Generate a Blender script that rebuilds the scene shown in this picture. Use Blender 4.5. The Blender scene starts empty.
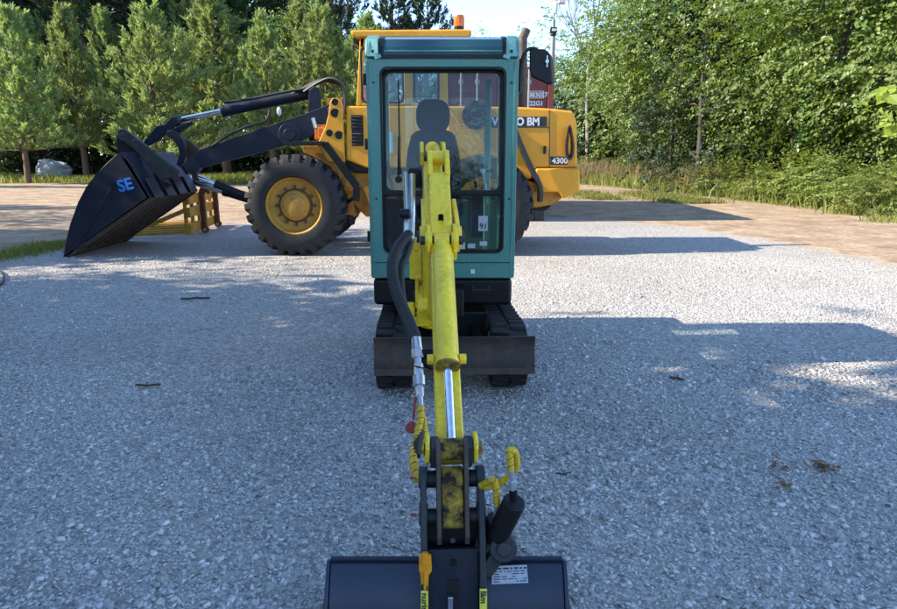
import bpy, math, random
import numpy as np
from mathutils import Vector, Matrix, Euler

# ------------------------------------------------------------------ camera / light
SC = bpy.context.scene
COL = SC.collection
F = 660.0; PITCH = math.radians(13.0); CH = 1.5
cam_d = bpy.data.cameras.new('camera'); cam = bpy.data.objects.new('camera', cam_d)
COL.objects.link(cam); SC.camera = cam
cam.location = (0, 0, CH); cam.rotation_euler = (math.radians(90) - PITCH, 0, 0)
cam_d.sensor_width = 36; cam_d.sensor_fit = 'HORIZONTAL'; cam_d.lens = 36 * F / 897.0
cam_d.clip_start = 0.05; cam_d.clip_end = 2000

SUN_EL = math.radians(34); SUN_AZ = math.radians(5)      # azimuth of travel, from +X towards +Y
world = bpy.data.worlds.new('World'); SC.world = world; world.use_nodes = True
wn = world.node_tree.nodes; wl = world.node_tree.links
bg = wn['Background']; sky = wn.new('ShaderNodeTexSky'); sky.sky_type = 'NISHITA'
sky.sun_disc = False; sky.sun_elevation = SUN_EL
sky.sun_rotation = math.radians(270) + SUN_AZ * -1     # sun stands towards -X
sky.air_density = 0.75; sky.dust_density = 0.0; sky.ozone_density = 2.6
bg.inputs['Strength'].default_value = 0.15
wl.new(sky.outputs['Color'], bg.inputs['Color'])
sd = bpy.data.lights.new('sun', 'SUN'); sd.energy = 3.3; sd.angle = math.radians(0.5); sd.color = (1.0, 0.89, 0.74)
sun = bpy.data.objects.new('sun', sd); COL.objects.link(sun)
trav = Vector((math.cos(SUN_EL) * math.cos(SUN_AZ), math.cos(SUN_EL) * math.sin(SUN_AZ), -math.sin(SUN_EL)))
sun.rotation_euler = trav.to_track_quat('-Z', 'Y').to_euler(); sun.location = (-20, 0, 20)
SC.view_settings.view_transform = 'Standard'; SC.view_settings.look = 'None'
SC.view_settings.exposure = 1.92; SC.view_settings.gamma = 1.0
SC.render.engine = 'CYCLES'
SC.cycles.use_denoising = True
SC.cycles.max_bounces = 6; SC.cycles.transparent_max_bounces = 12
SC.cycles.diffuse_bounces = 3; SC.cycles.glossy_bounces = 3; SC.cycles.transmission_bounces = 4
SC.cycles.sample_clamp_indirect = 6.0

def at(px, py, Y):
    """world point at forward distance Y seen at photo pixel (px, py)"""
    a = PITCH + math.atan((py - 304.5) / F)
    z = CH - Y * math.tan(a)
    zc = Y * math.cos(PITCH) + (CH - z) * math.sin(PITCH)
    return Vector(((px - 448.5) / F * zc, Y, z))

def gat(px, py):
    """ground point"""
    a = PITCH + math.atan((py - 304.5) / F)
    return at(px, py, CH / math.tan(a))

# ------------------------------------------------------------------ materials
def nt(name):
    m = bpy.data.materials.new(name); m.use_nodes = True
    t = m.node_tree; return m, t.nodes, t.links, t.nodes['Principled BSDF']

def rgba(c): return (c[0], c[1], c[2], 1.0)

def ramp(N, a, b, ca=(0, 0, 0), cb=(1, 1, 1)):
    r = N.new('ShaderNodeValToRGB'); e = r.color_ramp.elements
    e[0].position = a; e[0].color = rgba(ca); e[1].position = b; e[1].color = rgba(cb); return r

def paint(name, col, rough=0.4, metal=0.0, dirt=(0.12, 0.09, 0.06), amount=0.35, scale=5.0, bump=0.05, coat=0.0, fine=60.0, lo=0.48, hi=0.78, spec=0.5, chips=0.0):
    m, N, L, B = nt(name)
    tc = N.new('ShaderNodeTexCoord')
    n1 = N.new('ShaderNodeTexNoise'); n1.inputs['Scale'].default_value = scale; n1.inputs['Detail'].default_value = 8; n1.inputs['Roughness'].default_value = 0.7
    n2 = N.new('ShaderNodeTexNoise'); n2.inputs['Scale'].default_value = fine; n2.inputs['Detail'].default_value = 4
    L.new(tc.outputs['Object'], n1.inputs['Vector']); L.new(tc.outputs['Object'], n2.inputs['Vector'])
    B.inputs['Specular IOR Level'].default_value = spec
    r = ramp(N, lo, hi); L.new(n1.outputs['Fac'], r.inputs['Fac'])
    mu = N.new('ShaderNodeMath'); mu.operation = 'MULTIPLY'; mu.inputs[1].default_value = amount
    L.new(r.outputs['Color'], mu.inputs[0])
    mx = N.new('ShaderNodeMix'); mx.data_type = 'RGBA'; mx.inputs['A'].default_value = rgba(col); mx.inputs['B'].default_value = rgba(dirt)
    L.new(mu.outputs[0], mx.inputs['Factor'])
    if chips:      # sparse chipped and greasy spots
        n3 = N.new('ShaderNodeTexNoise'); n3.inputs['Scale'].default_value = scale * 4.5; n3.inputs['Detail'].default_value = 9; n3.inputs['Roughness'].default_value = 0.75
        L.new(tc.outputs['Object'], n3.inputs['Vector']); r3 = ramp(N, 0.63, 0.69); L.new(n3.outputs['Fac'], r3.inputs['Fac'])
        k3 = N.new('ShaderNodeMath'); k3.operation = 'MULTIPLY'; k3.inputs[1].default_value = chips; L.new(r3.outputs['Color'], k3.inputs[0])
        m3 = N.new('ShaderNodeMix'); m3.data_type = 'RGBA'; m3.inputs['B'].default_value = (0.05, 0.033, 0.022, 1)
        L.new(k3.outputs[0], m3.inputs['Factor']); L.new(mx.outputs['Result'], m3.inputs['A']); mx = m3
    # small value variation
    r2 = ramp(N, 0.3, 0.7, (0.86,) * 3, (1.08,) * 3); L.new(n2.outputs['Fac'], r2.inputs['Fac'])
    m2 = N.new('ShaderNodeMix'); m2.data_type = 'RGBA'; m2.blend_type = 'MULTIPLY'; m2.inputs['Factor'].default_value = 1
    L.new(mx.outputs['Result'], m2.inputs['A']); L.new(r2.outputs['Color'], m2.inputs['B'])
    L.new(m2.outputs['Result'], B.inputs['Base Color'])
    rr = N.new('ShaderNodeMath'); rr.operation = 'MULTIPLY_ADD'; rr.inputs[1].default_value = 0.35; rr.inputs[2].default_value = rough
    L.new(mu.outputs[0], rr.inputs[0]); L.new(rr.outputs[0], B.inputs['Roughness'])
    B.inputs['Metallic'].default_value = metal
    if coat: B.inputs['Coat Weight'].default_value = coat
    bp = N.new('ShaderNodeBump'); bp.inputs['Strength'].default_value = bump; bp.inputs['Distance'].default_value = 0.01
    L.new(n2.outputs['Fac'], bp.inputs['Height']); L.new(bp.outputs['Normal'], B.inputs['Normal'])
    return m

def glass(name, tint=(0.75, 0.86, 0.88), ior=1.5, boost=1.0):
    m, N, L, B = nt(name); N.remove(B)
    out = N['Material Output']
    tr = N.new('ShaderNodeBsdfTransparent'); tr.inputs['Color'].default_value = rgba(tint)
    gl = N.new('ShaderNodeBsdfGlossy'); gl.inputs['Roughness'].default_value = 0.02
    fr = N.new('ShaderNodeFresnel'); fr.inputs['IOR'].default_value = ior
    mu = N.new('ShaderNodeMath'); mu.operation = 'MULTIPLY'; mu.inputs[1].default_value = boost; mu.use_clamp = True
    L.new(fr.outputs[0], mu.inputs[0])
    ms = N.new('ShaderNodeMixShader'); L.new(mu.outputs[0], ms.inputs['Fac'])
    L.new(tr.outputs[0], ms.inputs[1]); L.new(gl.outputs[0], ms.inputs[2]); L.new(ms.outputs[0], out.inputs['Surface'])
    return m

def foliage(name, ca, cb, trans=0.35, tcol=None, rough=0.5):
    m, N, L, B = nt(name); N.remove(B); out = N['Material Output']
    a = N.new('ShaderNodeAttribute'); a.attribute_name = 'rnd'
    r = ramp(N, 0.0, 1.0, ca, cb); L.new(a.outputs['Fac'], r.inputs['Fac'])
    oi = N.new('ShaderNodeObjectInfo')
    hs = N.new('ShaderNodeHueSaturation')
    mr = N.new('ShaderNodeMapRange'); mr.inputs['To Min'].default_value = 0.485; mr.inputs['To Max'].default_value = 0.515
    L.new(oi.outputs['Random'], mr.inputs['Value']); L.new(mr.outputs[0], hs.inputs['Hue'])
    mv = N.new('ShaderNodeMapRange'); mv.inputs['To Min'].default_value = 0.8; mv.inputs['To Max'].default_value = 1.15
    L.new(oi.outputs['Random'], mv.inputs['Value']); L.new(mv.outputs[0], hs.inputs['Value'])
    L.new(r.outputs['Color'], hs.inputs['Color'])
    pb = N.new('ShaderNodeBsdfPrincipled'); pb.inputs['Roughness'].default_value = rough
    pb.inputs['Specular IOR Level'].default_value = 0.35
    L.new(hs.outputs['Color'], pb.inputs['Base Color'])
    tl = N.new('ShaderNodeBsdfTranslucent')
    tm = N.new('ShaderNodeMix'); tm.data_type = 'RGBA'; tm.blend_type = 'MULTIPLY'; tm.inputs['Factor'].default_value = 1
    tm.inputs['B'].default_value = rgba(tcol or (1.9, 1.7, 0.7))
    L.new(hs.outputs['Color'], tm.inputs['A']); L.new(tm.outputs['Result'], tl.inputs['Color'])
    ms = N.new('ShaderNodeMixShader'); ms.inputs['Fac'].default_value = trans
    L.new(pb.outputs[0], ms.inputs[1]); L.new(tl.outputs[0], ms.inputs[2]); L.new(ms.outputs[0], out.inputs['Surface'])
    return m

M = {}
M['teal'] = paint('teal_paint', (0.068, 0.24, 0.20), 0.38, dirt=(0.17, 0.23, 0.20), amount=0.55, coat=0.1, scale=3.5, chips=0.25)
M['teal_light'] = paint('pale_sunlit_teal', (0.22, 0.45, 0.39), 0.4, dirt=(0.2, 0.25, 0.22), amount=0.3)  # pale teal fittings; on the roof ears it stands for sunlight
M['black'] = paint('black_paint', (0.006, 0.0065, 0.008), 0.42, dirt=(0.03, 0.027, 0.025), amount=0.4, spec=0.3)
M['rubber'] = paint('rubber', (0.010, 0.010, 0.011), 0.7, dirt=(0.11, 0.10, 0.09), amount=0.5, scale=9, bump=0.2)
M['tyre'] = paint('tyre_rubber', (0.010, 0.011, 0.013), 0.75, dirt=(0.07, 0.065, 0.06), amount=0.45, scale=7, bump=0.25)
M['lemon'] = paint('excavator_yellow', (0.95, 0.65, 0.02), 0.42, dirt=(0.34, 0.21, 0.03), amount=0.5, scale=7, coat=0.1, chips=0.85)
M['lemon_worn'] = paint('worn_yellow', (0.60, 0.38, 0.02), 0.55, dirt=(0.022, 0.013, 0.008), amount=1.0, scale=22, bump=0.3, lo=0.30, hi=0.58)
M['gold'] = paint('loader_yellow', (0.74, 0.32, 0.006), 0.45, dirt=(0.30, 0.15, 0.04), amount=0.5, scale=2.5, coat=0.05, chips=0.5)
M['gold_dirty'] = paint('dirty_loader_yellow', (0.46, 0.21, 0.02), 0.6, dirt=(0.09, 0.06, 0.035), amount=0.85, scale=5)
M['rim'] = paint('rim_yellow', (0.42, 0.22, 0.025), 0.6, dirt=(0.10, 0.065, 0.035), amount=0.75, scale=6)
M['navy'] = paint('dark_navy_paint', (0.005, 0.009, 0.024), 0.45, dirt=(0.035, 0.032, 0.03), amount=0.6, scale=4, spec=0.35, chips=0.6)
M['navy_bucket'] = paint('navy_bucket', (0.003, 0.015, 0.042), 0.32, dirt=(0.02, 0.032, 0.058), amount=0.7, scale=6, chips=0.5)
M['brown_steel'] = paint('worn_brown_steel', (0.085, 0.06, 0.045), 0.6, 0.2, dirt=(0.03, 0.025, 0.022), amount=0.8, scale=8, bump=0.2)
M['blade'] = paint('blade_steel', (0.045, 0.038, 0.036), 0.55, 0.3, dirt=(0.19, 0.085, 0.045), amount=0.75, scale=9, bump=0.25, chips=0.3)
M['rust'] = paint('rust', (0.13, 0.045, 0.022), 0.8, dirt=(0.05, 0.022, 0.014), amount=0.8, scale=12, bump=0.3)
M['rack_yellow'] = paint('rack_yellow', (0.50, 0.27, 0.02), 0.6, dirt=(0.13, 0.06, 0.025), amount=0.95, scale=5, bump=0.2)
M['steel_grey'] = paint('grey_steel', (0.030, 0.033, 0.037), 0.5, 0.3, dirt=(0.09, 0.075, 0.06), amount=0.6, scale=9)
M['chrome'] = paint('chrome_rod', (0.75, 0.78, 0.82), 0.16, 1.0, dirt=(0.4, 0.4, 0.4), amount=0.2, bump=0.0)
M['zinc'] = paint('zinc_fitting', (0.62, 0.64, 0.66), 0.35, 0.8, dirt=(0.3, 0.28, 0.25), amount=0.5, scale=30)
M['hose'] = paint('ribbed_hose', (0.016, 0.016, 0.017), 0.65, dirt=(0.07, 0.065, 0.06), amount=0.5, scale=14)
M['wrap'] = paint('yellow_spiral_wrap', (0.72, 0.46, 0.015), 0.5, dirt=(0.25, 0.14, 0.03), amount=0.4, scale=20)
M['lifthook'] = paint('amber_hook', (0.85, 0.33, 0.01), 0.4, dirt=(0.4, 0.16, 0.02), amount=0.4, scale=25)
M['red'] = paint('red_plastic', (0.42, 0.018, 0.02), 0.4, amount=0.2)
M['white'] = paint('white_paint', (0.75, 0.76, 0.76), 0.5, dirt=(0.4, 0.37, 0.32), amount=0.4)
M['label'] = paint('label_plate', (0.42, 0.45, 0.50), 0.4, dirt=(0.25, 0.26, 0.28), amount=0.5, scale=40)
M['ink'] = paint('ink', (0.02, 0.02, 0.022), 0.5, amount=0.0)
M['blue_ink'] = paint('blue_print', (0.02, 0.19, 0.62), 0.5, dirt=(0.01, 0.05, 0.15), amount=0.5)
M['yellow_tag'] = paint('yellow_tag', (0.75, 0.68, 0.06), 0.5, amount=0.1)
M['sky_glass'] = paint('dark_teal_glazing', (0.018, 0.065, 0.08), 0.12, amount=0.1, bump=0.0)
M['seat'] = paint('seat_fabric', (0.010, 0.016, 0.028), 0.85, dirt=(0.05, 0.05, 0.055), amount=0.4, bump=0.2)
M['container'] = paint('container_red', (0.21, 0.035, 0.03), 0.55, dirt=(0.10, 0.03, 0.025), amount=0.6, scale=3)
M['amber'] = paint('amber_lens', (0.85, 0.20, 0.01), 0.2, amount=0.0, bump=0.0)
M['amber'].node_tree.nodes['Principled BSDF'].inputs['Transmission Weight'].default_value = 0.35
M['galv'] = paint('galvanised_pole', (0.33, 0.33, 0.32), 0.6, 0.4, dirt=(0.2, 0.19, 0.17), amount=0.5)
M['sticker_blue'] = paint('pale_blue_sticker', (0.35, 0.6, 0.72), 0.5, amount=0.1)
M['glass'] = glass('cab_glass', (0.58, 0.72, 0.78), 1.5, 1.0)
M['glass_dark'] = glass('tinted_glass', (0.22, 0.33, 0.36), 1.5, 2.6)
M['glass_loader'] = glass('loader_glass', (0.7, 0.78, 0.78), 1.5, 1.6)
M['bark'] = paint('pine_bark', (0.16, 0.095, 0.06), 0.9, dirt=(0.06, 0.045, 0.035), amount=0.9, scale=6, bump=0.8, fine=18)
M['bark_grey'] = paint('grey_bark', (0.075, 0.063, 0.05), 0.9, dirt=(0.05, 0.045, 0.04), amount=0.8, scale=6, bump=0.8, fine=18)
M['deadwood'] = paint('dead_wood', (0.26, 0.23, 0.21), 0.9, dirt=(0.12, 0.10, 0.09), amount=0.7, scale=6)
M['stick'] = paint('dry_stick', (0.07, 0.045, 0.03), 0.9, amount=0.5)
M['dryleaf'] = paint('dry_leaf', (0.20, 0.10, 0.045), 0.8, dirt=(0.08, 0.04, 0.02), amount=0.6)
M['cable'] = paint('black_cable', (0.01, 0.01, 0.011), 0.5, amount=0.1)
M['plaster'] = paint('pale_plaster', (0.62, 0.60, 0.57), 0.85, amount=0.1)
M['slate'] = paint('dark_roofing', (0.05, 0.055, 0.065), 0.7, amount=0.2)
M['tarp'] = paint('pale_tarpaulin', (0.40, 0.41, 0.42), 0.6, dirt=(0.3, 0.3, 0.29), amount=0.5, scale=4)
M['pine'] = foliage('pine_needles', (0.12, 0.185, 0.065), (0.34, 0.42, 0.16), 0.42, (1.5, 1.45, 0.9), 0.45)
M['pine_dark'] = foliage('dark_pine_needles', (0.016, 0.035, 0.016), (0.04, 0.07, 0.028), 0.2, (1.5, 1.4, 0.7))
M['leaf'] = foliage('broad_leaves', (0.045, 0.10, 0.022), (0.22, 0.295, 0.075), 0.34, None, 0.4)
M['leaf_dark_shade'] = foliage('dark_shaded_leaves', (0.010, 0.026, 0.010), (0.032, 0.058, 0.018), 0.25)  # darker leaf green; on the hollow trees it stands for shade
M['leaf_bright'] = foliage('bright_leaves', (0.16, 0.22, 0.03), (0.28, 0.32, 0.05), 0.45)
M['shrub'] = foliage('shrub_leaves', (0.07, 0.12, 0.026), (0.25, 0.30, 0.075), 0.35)
M['grass'] = foliage('grass_blades', (0.09, 0.13, 0.028), (0.29, 0.30, 0.10), 0.4)
M['grass_dry'] = foliage('dry_grass_blades', (0.17, 0.135, 0.06), (0.36, 0.29, 0.15), 0.3, (1.3, 1.2, 0.9))

def stone_mat():
    m, N, L, B = nt('limestone_gravel')
    a = N.new('ShaderNodeAttribute'); a.attribute_name = 'rnd'
    r = ramp(N, 0.0, 1.0, (0.19, 0.178, 0.16), (0.72, 0.685, 0.63))
    e = r.color_ramp.elements.new(0.45); e.color = (0.48, 0.455, 0.415, 1)
    L.new(a.outputs['Fac'], r.inputs['Fac'])
    tc = N.new('ShaderNodeTexCoord'); n = N.new('ShaderNodeTexNoise'); n.inputs['Scale'].default_value = 55; n.inputs['Detail'].default_value = 5
    L.new(tc.outputs['Object'], n.inputs['Vector'])
    r2 = ramp(N, 0.3, 0.7, (0.8,) * 3, (1.12,) * 3); L.new(n.outputs['Fac'], r2.inputs['Fac'])
    mx = N.new('ShaderNodeMix'); mx.data_type = 'RGBA'; mx.blend_type = 'MULTIPLY'; mx.inputs['Factor'].default_value = 1
    L.new(r.outputs['Color'], mx.inputs['A']); L.new(r2.outputs['Color'], mx.inputs['B'])
    L.new(mx.outputs['Result'], B.inputs['Base Color']); B.inputs['Roughness'].default_value = 0.85
    B.inputs['Specular IOR Level'].default_value = 0.3
    return m
M['stone'] = stone_mat()

def ground_mat():
    m, N, L, B = nt('ground_surface')
    def mth(op, a, b=None, clamp=False):
        n = N.new('ShaderNodeMath'); n.operation = op; n.use_clamp = clamp
        for i, v in enumerate((a, b)):
            if v is None: continue
            if isinstance(v, (int, float)): n.inputs[i].default_value = v
            else: L.new(v, n.inputs[i])
        return n.outputs[0]
    def noise(scale, detail=6, rough=0.6):
        n = N.new('ShaderNodeTexNoise'); n.inputs['Scale'].default_value = scale; n.inputs['Detail'].default_value = detail
        n.inputs['Roughness'].default_value = rough; L.new(geo.outputs['Position'], n.inputs['Vector']); return n.outputs['Fac']
    def mix(f, a, b, bl='MIX'):
        n = N.new('ShaderNodeMix'); n.data_type = 'RGBA'; n.blend_type = bl
        for k, v in (('Factor', f), ('A', a), ('B', b)):
            if isinstance(v, (int, float)): n.inputs[k].default_value = v
            elif isinstance(v, tuple): n.inputs[k].default_value = rgba(v)
            else: L.new(v, n.inputs[k])
        return n.outputs['Result']
    geo = N.new('ShaderNodeNewGeometry'); sp = N.new('ShaderNodeSeparateXYZ'); L.new(geo.outputs['Position'], sp.inputs[0])
    X, Y = sp.outputs['X'], sp.outputs['Y']
    big = noise(0.35, 5); mid = noise(1.6, 6); sml = noise(9, 6, 0.7); fin = noise(60, 4, 0.7)
    # gravel region: superellipse
    ex = mth('POWER', mth('ABSOLUTE', mth('DIVIDE', mth('ADD', X, 0.2), 6.5)), 3.0)
    ey = mth('POWER', mth('ABSOLUTE', mth('DIVIDE', mth('SUBTRACT', Y, 3.5), 12.6)), 3.0)
    sdf = mth('SUBTRACT', 1.0, mth('ADD', ex, ey))
    sdf = mth('ADD', sdf, mth('MULTIPLY', mth('SUBTRACT', mid, 0.5), 0.7))
    gmask = mth('MULTIPLY', mth('ADD', sdf, 0.06), 4.0, True)
    # voronoi stones
    def voro(scale):
        v = N.new('ShaderNodeTexVoronoi'); v.inputs['Scale'].default_value = scale; v.inputs['Randomness'].default_value = 1.0
        L.new(geo.outputs['Position'], v.inputs['Vector']); return v
    v1 = voro(52.0); v2 = voro(95.0)
    sc1 = N.new('ShaderNodeSeparateColor'); L.new(v1.outputs['Color'], sc1.inputs[0])
    r = ramp(N, 0.0, 1.0, (0.25, 0.235, 0.212), (0.56, 0.53, 0.48)); L.new(sc1.outputs[0], r.inputs['Fac'])
    rg = ramp(N, 0.25, 0.75, (0.82,) * 3, (1.1,) * 3); L.new(big, rg.inputs['Fac'])
    gcol = mix(1.0, r.outputs['Color'], rg.outputs['Color'], 'MULTIPLY')
    # warm sandy dust in the gravel, patchy
    dm = ramp(N, 0.52, 0.72); L.new(mid, dm.inputs['Fac'])
    gcol = mix(mth('MULTIPLY', dm.outputs['Color'], 0.35), gcol, (0.36, 0.30, 0.23))
    # sand
    rs = ramp(N, 0.3, 0.72, (0.27, 0.18, 0.11), (0.50, 0.38, 0.255)); L.new(mid, rs.inputs['Fac'])
    rs2 = ramp(N, 0.35, 0.65, (0.7,) * 3, (1.12,) * 3); L.new(sml, rs2.inputs['Fac'])
    scol = mix(1.0, rs.outputs['Color'], rs2.outputs['Color'], 'MULTIPLY')
    # far soil with litter and grass tint
    rf = ramp(N, 0.35, 0.65, (0.09, 0.075, 0.04), (0.10, 0.13, 0.035)); L.new(mid, rf.inputs['Fac'])
    left = mth('MULTIPLY', mth('ADD', mth('SUBTRACT', Y, 31.0), mth('MULTIPLY', mth('SUBTRACT', mid, 0.5), 8)), 0.5, True)
    rgt = mth('MULTIPLY', mth('ADD', mth('SUBTRACT', mth('ADD', X, mth('MULTIPLY', Y, 0.20)), 13.3), mth('MULTIPLY', mth('SUBTRACT', mid, 0.5), 5)), 0.8, True)
    fm = mth('MAXIMUM', left, rgt)
    lit = ramp(N, 0.56, 0.66); L.new(noise(0.9, 9, 0.72), lit.inputs['Fac'])          # needle litter and crumbs on the sand
    scol = mix(mth('MULTIPLY', lit.outputs['Color'], 0.65), scol, (0.15, 0.105, 0.065))
    base = mix(fm, scol, rf.outputs['Color'])
    col = mix(gmask, base, gcol)
    L.new(col, B.inputs['Base Color']); B.inputs['Roughness'].default_value = 0.9; B.inputs['Specular IOR Level'].default_value = 0.2
    h1 = mth('SUBTRACT', 1.0, v1.outputs['Distance']); 
    gh = mth('ADD', mth('MULTIPLY', mth('MULTIPLY', v1.outputs['Distance'], -1.0), 0.6), mth('MULTIPLY', v2.outputs['Distance'], -0.3))
    gh = mth('ADD', gh, mth('MULTIPLY', sc1.outputs[1], 0.5))
    sh = mth('ADD', mth('MULTIPLY', sml, 1.6), mth('MULTIPLY', fin, 0.25))
    hm = mth('ADD', mth('MULTIPLY', gmask, gh), mth('MULTIPLY', mth('SUBTRACT', 1.0, gmask), sh))
    bp = N.new('ShaderNodeBump'); bp.inputs['Strength'].default_value = 0.9; bp.inputs['Distance'].default_value = 0.025
    L.new(hm, bp.inputs['Height']); L.new(bp.outputs['Normal'], B.inputs['Normal'])
    return m
M['ground'] = ground_mat()

# ------------------------------------------------------------------ mesh helpers
def setprops(o, label=None, cat=None, group=None, kind=None):
    if label: o['label'] = label
    if cat: o['category'] = cat
    if group: o['group'] = group
    if kind: o['kind'] = kind
    return o

def empty(name, loc, label, cat, group=None):
    e = bpy.data.objects.new(name, None); COL.objects.link(e); e.location = loc; e.empty_display_size = 0.2
    return setprops(e, label, cat, group)

def root_loc(o):
    v = Vector((0, 0, 0))
    while o is not None:
        v += o.location; o = o.parent
    return v

class MB:
    def __init__(self, T=None): self.v = []; self.f = []; self.T = T
    def add(self, vs, fs):
        n = len(self.v); self.v += [Vector(p) for p in vs]; self.f += [tuple(i + n for i in f) for f in fs]; return self
    def box(self, c, s, R=None):
        c = Vector(c); hx, hy, hz = s[0] / 2, s[1] / 2, s[2] / 2
        vs = [Vector((x, y, z)) for x in (-hx, hx) for y in (-hy, hy) for z in (-hz, hz)]
        if R is not None: vs = [R @ p for p in vs]
        return self.add([p + c for p in vs], [(0, 1, 3, 2), (4, 6, 7, 5), (0, 4, 5, 1), (2, 3, 7, 6), (0, 2, 6, 4), (1, 5, 7, 3)])
    def b2(self, x0, x1, y0, y1, z0, z1):
        return self.box(((x0 + x1) / 2, (y0 + y1) / 2, (z0 + z1) / 2), (abs(x1 - x0), abs(y1 - y0), abs(z1 - z0)))
    def bar(self, p0, p1, w, h, up=(0, 0, 1)):
        p0 = Vector(p0); p1 = Vector(p1); d = p1 - p0; L = d.length; d.normalize(); up = Vector(up)
        s = d.cross(up)
        if s.length < 1e-4: s = d.cross(Vector((1, 0, 0)))
        s.normalize(); u = s.cross(d)
        R = Matrix((s, d, u)).transposed()
        return self.box((p0 + p1) / 2, (w, L, h), R)
    def prism(self, pts, vec):
        n = len(pts); pts = [Vector(p) for p in pts]; vec = Vector(vec)
        vs = pts + [p + vec for p in pts]
        return self.add(vs, [tuple(range(n - 1, -1, -1)), tuple(range(n, 2 * n))] + [(i, (i + 1) % n, n + (i + 1) % n, n + i) for i in range(n)])
    def tube(self, pts, r, n=8, caps=True):
        pts = [Vector(p) for p in pts]; k = len(pts)
        rs = r if isinstance(r, (list, tuple)) else [r] * k
        vs = []; fs = []; prev = None
        for i, p in enumerate(pts):
            d = (pts[min(i + 1, k - 1)] - pts[max(i - 1, 0)])
            d.normalize()
            if prev is None:
                a = d.cross(Vector((0, 0, 1)))
                if a.length < 1e-3: a = d.cross(Vector((1, 0, 0)))
            else: a = prev - d * prev.dot(d)
            a.normalize(); prev = a; b = d.cross(a)
            for j in range(n):
                t = 2 * math.pi * j / n
                vs.append(p + (a * math.cos(t) + b * math.sin(t)) * rs[i])
        for i in range(k - 1):
            for j in range(n):
                j2 = (j + 1) % n
                fs.append((i * n + j, i * n + j2, (i + 1) * n + j2, (i + 1) * n + j))
        if caps: fs += [tuple(range(n - 1, -1, -1)), tuple(range((k - 1) * n, k * n))]
        return self.add(vs, fs)
    def cyl(self, p0, p1, r0, r1=None, n=16): return self.tube([p0, p1], [r0, r0 if r1 is None else r1], n)
    def lathe(self, prof, o, axis, n=32, caps=True):
        """prof: list of (radius, height along axis)"""
        o = Vector(o); ax = Vector(axis).normalized(); a = ax.cross(Vector((0, 0, 1)))
        if a.length < 1e-3: a = ax.cross(Vector((1, 0, 0)))
        a.normalize(); b = ax.cross(a); vs = []; fs = []; k = len(prof)
        for (r, h) in prof:
            for j in range(n):
                t = 2 * math.pi * j / n; vs.append(o + ax * h + (a * math.cos(t) + b * math.sin(t)) * max(r, 1e-4))
        for i in range(k - 1):
            for j in range(n):
                j2 = (j + 1) % n; fs.append((i * n + j, i * n + j2, (i + 1) * n + j2, (i + 1) * n + j))
        if caps: fs += [tuple(range(n - 1, -1, -1)), tuple(range((k - 1) * n, k * n))]
        return self.add(vs, fs)
    def ring(self, outer, inner, vec):
        n = len(outer); vec = Vector(vec); o = [Vector(p) for p in outer]; i_ = [Vector(p) for p in inner]
        vs = o + i_ + [p + vec for p in o] + [p + vec for p in i_]; fs = []
        for k in range(n):
            k2 = (k + 1) % n
            fs += [(k, k2, n + k2, n + k), (2 * n + k, 3 * n + k, 3 * n + k2, 2 * n + k2),
                   (k, 2 * n + k, 2 * n + k2, k2), (n + k, n + k2, 3 * n + k2, 3 * n + k)]
        return self.add(vs, fs)
    def ball(self, c, r, n=12, m=7, s=(1, 1, 1)):
        c = Vector(c); vs = []; fs = []
        for i in range(m + 1):
            ph = math.pi * i / m
            for j in range(n):
                t = 2 * math.pi * j / n
                vs.append(c + Vector((math.sin(ph) * math.cos(t) * r * s[0] + 1e-6 * j, math.sin(ph) * math.sin(t) * r * s[1], math.cos(ph) * r * s[2])))
        for i in range(m):
            for j in range(n):
                j2 = (j + 1) % n; fs.append((i * n + j, (i + 1) * n + j, (i + 1) * n + j2, i * n + j2))
        return self.add(vs, fs)
    def mesh(self, name, off=Vector((0, 0, 0)), sharp=38):
        me = bpy.data.meshes.new(name)
        T = self.T; vs = [(T @ p if T is not None else p) - off for p in self.v]
        me.from_pydata([tuple(p) for p in vs], [], self.f); me.validate()
        me.polygons.foreach_set('use_smooth', [True] * len(me.polygons))
        import bmesh
        bm = bmesh.new(); bm.from_mesh(me); bmesh.ops.recalc_face_normals(bm, faces=bm.faces); bm.to_mesh(me); bm.free()
        try: me.set_sharp_from_angle(angle=math.radians(sharp))
        except Exception: pass
        me.update(); return me
    def build(self, name, mat, parent=None, bevel=0.0, seg=2, sharp=38, label=None, cat=None, group=None, kind=None, loc=None):
        off = root_loc(parent) if parent is not None else Vector(loc or (0, 0, 0))
        me = self.mesh(name, off, sharp); me.materials.append(M[mat] if isinstance(mat, str) else mat)
        o = bpy.data.objects.new(name, me); COL.objects.link(o)
        if parent is not None: o.parent = parent
        else: o.location = off
        if bevel:
            b = o.modifiers.new('bevel', 'BEVEL'); b.width = bevel; b.segments = seg; b.limit_method = 'ANGLE'; b.angle_limit = math.radians(35); b.harden_normals = True
        return setprops(o, label, cat, group, kind)

def rrect(x0, x1, z0, z1, r, Y, n=5):
    pts = []
    for cx, cz, a0 in ((x1 - r, z1 - r, 0), (x0 + r, z1 - r, 90), (x0 + r, z0 + r, 180), (x1 - r, z0 + r, 270)):
        for i in range(n + 1):
            a = math.radians(a0 + 90 * i / n); pts.append(Vector((cx + r * math.cos(a), Y, cz + r * math.sin(a))))
    return pts

def catmull(pts, k=8):
    P = [Vector(p) for p in pts]; P = [P[0] * 2 - P[1]] + P + [P[-1] * 2 - P[-2]]; out = []
    for i in range(1, len(P) - 2):
        for j in range(k):
            t = j / k; a, b, c, d = P[i - 1], P[i], P[i + 1], P[i + 2]
            out.append(0.5 * ((2 * b) + (c - a) * t + (2 * a - 5 * b + 4 * c - d) * t * t + (3 * b - a - 3 * c + d) * t ** 3))
    out.append(P[-2]); return out

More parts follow.
